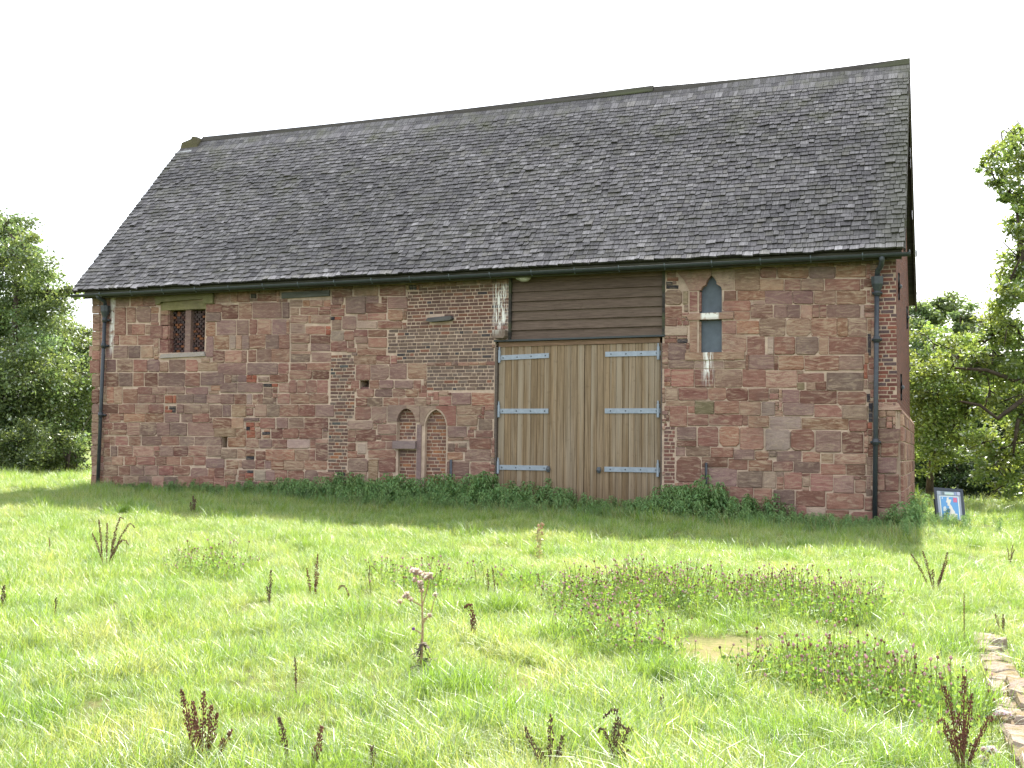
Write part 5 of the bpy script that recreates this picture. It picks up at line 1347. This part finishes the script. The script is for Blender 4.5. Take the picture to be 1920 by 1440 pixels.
docks = [
 ('branching dark brown dock clump in the sunlit grass nearest the shade on the left', 198, 1062, [(-6, -18, -86, 0), (0, -4, -80, 0), (4, 24, -92, 6), (6, 40, -80, 10), (2, 30, -50, 12), (-4, -30, -60, 0), (8, 20, -60, 0)], 1.0),
 ('single thin dock spike between the two nearest clumps at centre left', 505, 1140, [(0, 1, -72, 0), (2, -3, -40, 0)], 1.0),
 ('two-stemmed dark dock spike beside a leaning bent one', 588, 1125, [(0, 5, -84, 0), (-4, -12, -60, 0), (2, 8, -50, 0)], 1.0),
 ('bent dock stalk leaning to the left', 660, 1138, [(0, -18, -38, -10)], .9),
 ('thin hooked dock stalk left of the tall pale thistle', 694, 1120, [(0, -2, -58, 12)], .6),
 ('slender forked dock beyond the tall pale thistle', 930, 1125, [(0, -8, -58, 0), (2, 2, -30, 0), (-14, -16, -58, 0)], .8),
 ('small hooked dock right of the pale yellow weed', 1012, 1108, [(0, -4, -32, -3), (2, 10, -14, 3)], .9),
 ('chunky drooping dock just right of the tall pale thistle', 887, 1205, [(0, -6, -72, -10), (3, 2, -50, 0)], 1.3),
 ('lone dark dock spike in the middle of the left meadow', 555, 1305, [(0, -4, -68, 0)], 1.0),
 ('large dark dock clump with many upright spikes at the bottom left', 375, 1440, [(-4, -32, -148, 0), (0, -20, -118, 0), (4, 4, -142, 0), (8, 14, -110, 0), (10, 24, -95, 0), (2, -8, -90, 0), (26, 50, -62, 0), (28, 38, -50, 0)], 1.5),
 ('reddish dock spike leaning left at the bottom edge', 543, 1450, [(0, -25, -98, 0)], 1.4),
 ('reddish forked dock spike leaning right at the bottom edge', 592, 1455, [(0, 14, -98, 0), (-4, -6, -50, 0)], 1.4),
 ('short dock spike cut by the bottom edge', 701, 1455, [(0, -1, -62, 0)], 1.2),
 ('three-spiked dark dock clump at the bottom centre', 1030, 1455, [(-14, -46, -82, 0), (0, 2, -112, 0), (10, 24, -74, 0), (-6, -18, -50, 0)], 1.4),
 ('tall dock with an arching drooping head at the bottom', 1158, 1455, [(0, -6, -126, -22), (0, -6, -100, 24), (2, -26, -80, -8), (0, 20, -84, 8), (2, 16, -50, 4)], 1.3),
 ('pair of short dark dock spikes standing together', 1241, 1345, [(-3, -3, -38, 0), (4, 4, -36, 0)], 1.0),
 ('bushy dark dock with drooping branches at the bottom right', 1803, 1455, [(0, -4, -190, 0), (0, -30, -165, -8), (0, -44, -110, -10), (0, 20, -150, 0), (4, 44, -115, 6), (0, -26, -80, 0), (4, 26, -70, 0), (0, -14, -120, 0), (0, 10, -100, 0)], 1.5),
 ('spread dock with three spikes below the information board', 1752, 1112, [(-6, -44, -72, 0), (0, -18, -76, 0), (6, 24, -76, 0), (4, 28, -60, 0), (-2, -6, -44, 0), (2, 14, -40, 0)], 1.1),
 ('straight thin bare stalk beside the low mossy wall', 1809, 1212, [(0, 3, -98, 0)], .5),
 ('small three-tipped dock beyond the low mossy wall', 1881, 1190, [(-2, -6, -34, 0), (0, 1, -36, 0), (2, 8, -28, 0)], .9),
 ('dock spike cut by the left edge', 2, 1152, [(0, 8, -54, 0), (-2, 2, -36, 0)], 1.1),
 ('single dark dock spike near the left edge', 101, 1170, [(0, 2, -48, 0)], .9),
 ('small brown dock in the shade before the nettles', 362, 962, [(0, -2, -32, 0), (2, 4, -26, 0), (-3, -7, -20, 0)], 1.5),
 ('faint thin dock stalk at the far left', 96, 1042, [(0, 0, -34, 0)], .7),
 ('short dock spike far back in the centre of the meadow', 641, 1058, [(0, 1, -18, 0)], .8),
 ('twiggy brown dock at the right edge of the meadow', 1893, 1062, [(0, -8, -34, 0), (0, 4, -40, 0), (0, 14, -30, 0)], .8)]
for d in docks: dock(d[0], d[1], d[2], d[3], d[4]*(1.45 if d[2] < 1280 else 1.05), group='dry dock stalks in the meadow')
def thistle(name, label, u, v, path, heads, branches, stemc, leafy=True, purple=None, fluff=(.72, .63, .53)):
    base = ground(u, v); base[2] = float(gz(base[0], base[1])); root = thing(name, label, 'thistle', base); m = ((base-CAM)@FW)/CAM_F
    S = lambda a, b, d=0: scr(base, a-u, b-v, d)
    b = MB(); n = len(path); b.tube([S(*p) for p in path], [.010-.006*i/(n-1) for i in range(n)], 6, tint=stemc)
    for br in branches: b.tube([S(*p) for p in br], [.005, .004, .003][:len(br)], 5, tint=stemc)
    b.build('stem', M['dock'], root, tuple(base))
    for (hu, hv, r) in heads:
        c = S(hu, hv, R.uniform(-.05, .05)); rm = r*m; b = MB(); b.blob(c, rm*.62, 7, 5, tint=(.50, .40, .30))
        for k in range(46):
            d = Vector((R.gauss(0, 1), R.gauss(0, 1), R.gauss(.4, 1))).normalized(); s = d.orthogonal().normalized()*rm*.22; p = Vector(c)+d*rm*.5; e = Vector(c)+d*rm*R.uniform(.9, 1.25)
            b.poly([p-s, p+s, e+s*.6, e-s*.6], [(0, 1, 2, 3)], tint=tuple(x*R.uniform(.75, 1.15) for x in (fluff if d.z > -.35 else (.36, .28, .20))))
        b.build('seed_head', M['seed'], root, tuple(c))
    if purple:
        c = S(*purple); b = MB(); b.blob(c, 3.2*m, 7, 5, tint=(.25, .12, .34)); b.build('flower', M['seed'], root, tuple(c))
    b = MB()
    for k in range(46 if leafy else 8):
        t = R.uniform(0, .42)**1.2; i = t*(n-1); q = Vector(S(*path[0])).lerp(Vector(S(*path[min(n-1, 2)])), min(1, t*2.2)); a = R.uniform(0, 6.283); L = R.uniform(.05, .13)*(1.15-t)
        u1 = Vector((math.cos(a), math.sin(a), R.uniform(-.5, .4))); w = u1.cross(Vector((0, 0, 1))).normalized(); col = R.choice([(.12, .10, .07), (.16, .15, .07), (.10, .08, .06), (.15, .18, .07)]); pr = q
        for s in range(4):
            nx = q+u1*L*(s+1)/4+Vector((0, 0, -.012*s*s*.35)); k2 = (.014-.003*s)*(1 if s % 2 else 1.8); b.poly([pr-w*.004, nx-w*k2, nx+u1*.012, nx+w*k2, pr+w*.004], [(0, 1, 2, 3, 4)], tint=col); pr = nx
    b.build('dead_leaf', M['dock'], root, tuple(base))
z8 = lambda a, b: (720+a/5.54, 1040+b/5.54)
H = [z8(*p)+(r,) for p, r in (((275, 190), 6.5), ((318, 185), 7), ((350, 215), 6), ((405, 235), 7.5), ((440, 240), 6), ((470, 215), 6), ((300, 275), 5), ((365, 300), 6), ((362, 345), 5.5), ((370, 395), 5), ((225, 440), 7), ((195, 455), 5), ((270, 470), 4.5), ((150, 510), 5), ((520, 418), 5), ((468, 630), 4.5))]
thistle('thistle', 'tall pale thistle gone to fluffy seed, highest plant in the middle of the meadow', 790, 1266, [(790, 1266), (790, 1220), (791, 1180), (790, 1150), (788, 1112), (784, 1082)], H,
        [[(789, 1140), (800, 1100), (803, 1082)], [(790, 1172), (806, 1150), (814, 1118)], [(789, 1138), (770, 1128), (760, 1122)], [(790, 1165), (800, 1158), (804, 1154)], [(790, 1190), (782, 1185), (774, 1181)], [(788, 1110), (778, 1090), (772, 1075)]], (.36, .25, .14), True, z8(297, 778))
z4 = lambda a, b: (1700+a/4.235, 1100+b/4.235)
thistle('thistle', 'low thistle with white fluffy heads before the near end of the mossy wall', 1852, 1440, [(1852, 1440), (1852, 1425), (1852, 1412)], [z4(580, 1275)+(5,), z4(645, 1280)+(9,), z4(605, 1360)+(6,), z4(620, 1385)+(7,), z4(670, 1425)+(8,)], [[(1852, 1430), (1846, 1410), (1840, 1402)]], (.3, .25, .12), False, fluff=(.72, .66, .66))
thistle('thistle', 'white thistledown heads lying against the mossy wall', 1885, 1372, [(1885, 1372), (1884, 1355), (1882, 1345)], [z4(735, 1005)+(6,), z4(760, 1035)+(9,), z4(800, 1040)+(8,), z4(820, 1030)+(5,)], [[(1885, 1365), (1878, 1350), (1876, 1342)]], (.3, .25, .12), False, fluff=(.72, .66, .66))
base = ground(1010, 1062); base[2] = float(gz(base[0], base[1])); weed = thing('pale_weed', 'pale yellow withered weed standing in the edge of the shade', 'weed', base)
b = MB(); b.tube([scr(base, 0, 4), scr(base, 2, -35), scr(base, 0, -76)], [.008, .006, .003], 5, tint=(.5, .45, .2)); b.build('stem', M['dock'], weed, tuple(base))
C = np.array([scr(base, R.gauss(0, 6)*(1.1+v_/110), v_, R.uniform(-.08, .08)) for v_ in [R.uniform(-66, -6) for _ in range(150)]]); V, F, T = leaf_quads(C, .05, np.ones((150, 3))*NR.uniform(.8, 1.3, (150, 1)), aspect=.4)
obj('leaves', npmesh('leaves', V-base, F, T), M['straw'], weed, tuple(base))
b = MB()
for k in range(7): b.blob(scr(base, R.uniform(-4, 8), -80+R.uniform(0, 18), R.uniform(-.04, .04)), .018, 6, 4, tint=(.5, .36, .24))
b.build('seed_head', M['seed'], weed, tuple(base))

# ------------------------------------------------------------------ low ruined wall in the grass
lw = thing('low_wall', 'low line of flat mossy stones in the grass at the right edge', 'wall', ((WALL_A[0]+WALL_B[0])/2, (WALL_A[1]+WALL_B[1])/2, float(gz(WALL_A[0], WALL_A[1]))))
M['moss'] = None
def mat_moss():
    q = NT('mossy_stone'); c, a, o = q.tint(); P, x = wpos(q); f = q.noise(P, 7, 5, .65); g = q.noise(P, 40, 4, .7); c2 = q.mix(q.ramp(g, .35, .7), q.mix(1.0, c, (.7, .68, .66), 'MULTIPLY'), c)
    c2 = q.mix(q.math('MULTIPLY', q.ramp(f, .48, .62), .8), c2, (.19, .15, .05)); return q.pbr(c2, .95, q.bump(q.math('ADD', f, q.math('MULTIPLY', g, .6)), .03, 1), .1)
M['moss'] = mat_moss()
dv = Vector((WALL_B-WALL_A)); Lw = dv.length; dv.normalize(); sv = Vector((dv.y, -dv.x, 0)); t = 0; row = 0
while t < Lw+.3:
    l = R.uniform(.1, .34); cuts = [-.125, .125] if R.random() < .45 else [-.125, R.uniform(-.04, .05), .125]
    for a, c in zip(cuts, cuts[1:]):
        p = Vector(WALL_A)+dv*(t+l/2)+sv*(a+c)/2; z = float(gz(p.x, p.y)); hx_, hy_ = (c-a)/2-.007, l/2-.008; hgt = .075+R.uniform(-.03, .03); pts = []
        for sx, sy in ((-1, -1), (-.3, -1), (.4, -1), (1, -1), (1, 0), (1, 1), (.3, 1), (-.4, 1), (-1, 1), (-1, 0)): k = R.uniform(.8, 1.04); pts.append(Vector((p.x, p.y, z))+sv*sx*hx_*k+dv*sy*hy_*R.uniform(.9, 1.04))
        b = MB(); n_ = len(pts); V = [(q.x, q.y, z-.1) for q in pts]+[(q.x, q.y, z+hgt*.75) for q in pts]+[(p.x+(q.x-p.x)*.88, p.y+(q.y-p.y)*.88, z+hgt+R.uniform(-.015, .012)) for q in pts]+[(p.x, p.y, z+hgt)]
        b.poly(V, [(k*n_+i, k*n_+(i+1) % n_, (k+1)*n_+(i+1) % n_, (k+1)*n_+i) for k in (0, 1) for i in range(n_)]+[(2*n_+i, 2*n_+(i+1) % n_, 3*n_) for i in range(n_)])
        f = R.uniform(.85, 1.15); b.build('stone', M['moss'], lw, (p.x, p.y, z), color=(.37*f, .30*f, .25*f))
    t += l+.006
b = MB(); A0, B0 = Vector(WALL_A), Vector(WALL_B)+dv*.3; zA, zB = float(gz(A0.x, A0.y)), float(gz(B0.x, B0.y))
V = [A0-sv*.11, A0+sv*.11, B0+sv*.11, B0-sv*.11]; V = [(q.x, q.y, z_+.012) for q, z_ in zip(V, (zA, zA, zB, zB))]+[(q.x, q.y, z_-.1) for q, z_ in zip(V, (zA, zA, zB, zB))]
b.poly(V, [(0, 1, 2, 3), (0, 4, 5, 1), (1, 5, 6, 2), (2, 6, 7, 3), (3, 7, 4, 0)], tint=(.3, .24, .16)); b.build('earth_core', M['moss'], lw, tuple(A0))

# ------------------------------------------------------------------ information board
BT, BB = 1.15, .80
cn = [np.array(at(1750.5, 914.5, BT)), np.array(at(1805, 918, BT+.05)), np.array(at(1810.5, 981, BB+.05)), np.array(at(1757.5, 981, BB))]   # TL TR BR BL
nrm = np.cross(cn[1]-cn[0], cn[3]-cn[0]); nrm = -nrm/np.linalg.norm(nrm)
if nrm[1] > 0: nrm = -nrm
def bp(s, t, h=0): return tuple((cn[0]*(1-s)+cn[1]*s)*(1-t)+(cn[3]*(1-s)+cn[2]*s)*t+nrm*h)
boardb = (cn[2]+cn[3])/2; bz = float(gz(boardb[0], boardb[1])); ib = thing('information_board', 'leaning information board with a blue map in a dark frame', 'sign', (boardb[0], boardb[1], bz))
def bpoly(b, pts, h, th, tint):
    n = len(pts); b.poly([bp(s, t, h) for s, t in pts]+[bp(s, t, h-th) for s, t in pts], [tuple(range(n)), tuple(range(2*n-1, n-1, -1))]+[(i, n+i, n+(i+1) % n, (i+1) % n) for i in range(n)], tint=tint)
rc = lambda a, b, c, d: [(a, b), (c, b), (c, d), (a, d)]
O3 = tuple(WL[ib.name])
b = MB()
for r in (rc(0, 0, 1, .075), rc(0, .075, .085, .93), rc(.915, .075, 1, .93), rc(0, .93, 1, 1)): bpoly(b, r, .02, .05, (.04, .05, .065))
b.build('frame', M['print'], ib, O3)
b = MB(); bpoly(b, rc(.08, .07, .92, .935), .0, .02, (.36, .40, .46)); pn = b.build('panel', M['print'], ib, O3)
b = MB(); bpoly(b, rc(.09, .08, .91, .205), .004, .004, (.22, .27, .33))
for s, t, w, h, c in ((.1, .085, .12, .11, (.4, .44, .48)), (.36, .11, .32, .07, (.55, .66, .62)), (.42, .15, .2, .05, (.36, .48, .33)), (.70, .09, .06, .1, (.28, .33, .5)), (.79, .085, .1, .1, (.48, .5, .62)), (.28, .1, .06, .09, (.16, .2, .2))): bpoly(b, rc(s, t, s+w, t+h), .008, .004, c)
b.build('picture_strip', M['print'], pn, O3)
b = MB(); bpoly(b, rc(.17, .225, .83, .91), .004, .004, (.80, .84, .72)); bpoly(b, rc(.20, .245, .80, .905), .008, .004, (.13, .34, .62))
gb = [(.42, .27), (.50, .26), (.47, .32), (.57, .33), (.53, .42), (.51, .45), (.57, .52), (.60, .60), (.66, .68), (.66, .73), (.74, .74), (.73, .80), (.67, .85), (.70, .87), (.52, .89), (.38, .90), (.47, .84), (.42, .80), (.48, .76), (.44, .71), (.50, .69), (.50, .60), (.46, .58), (.48, .52), (.42, .50), (.43, .43), (.38, .40), (.41, .34)]
bpoly(b, gb, .012, .004, (.74, .70, .60)); bpoly(b, rc(.64, .265, .77, .40), .012, .004, (.62, .16, .26)); bpoly(b, [(.27, .55), (.34, .52), (.38, .6), (.34, .68), (.26, .66)], .012, .004, (.62, .70, .66))
bpoly(b, [(.25, .27), (.28, .26), (.27, .31), (.24, .33)], .012, .004, (.7, .74, .74)); b.build('map', M['print'], pn, O3)
for s in (.03, .97): 
    b = MB(); p = Vector(bp(s, .95, -.03)); q = Vector(bp(s, .3, -.05)); b.tube([q, p, (p.x, p.y, bz-.2)], .035, 6, tint=(.05, .055, .07)); b.build('leg', M['print'], ib, tuple(p))
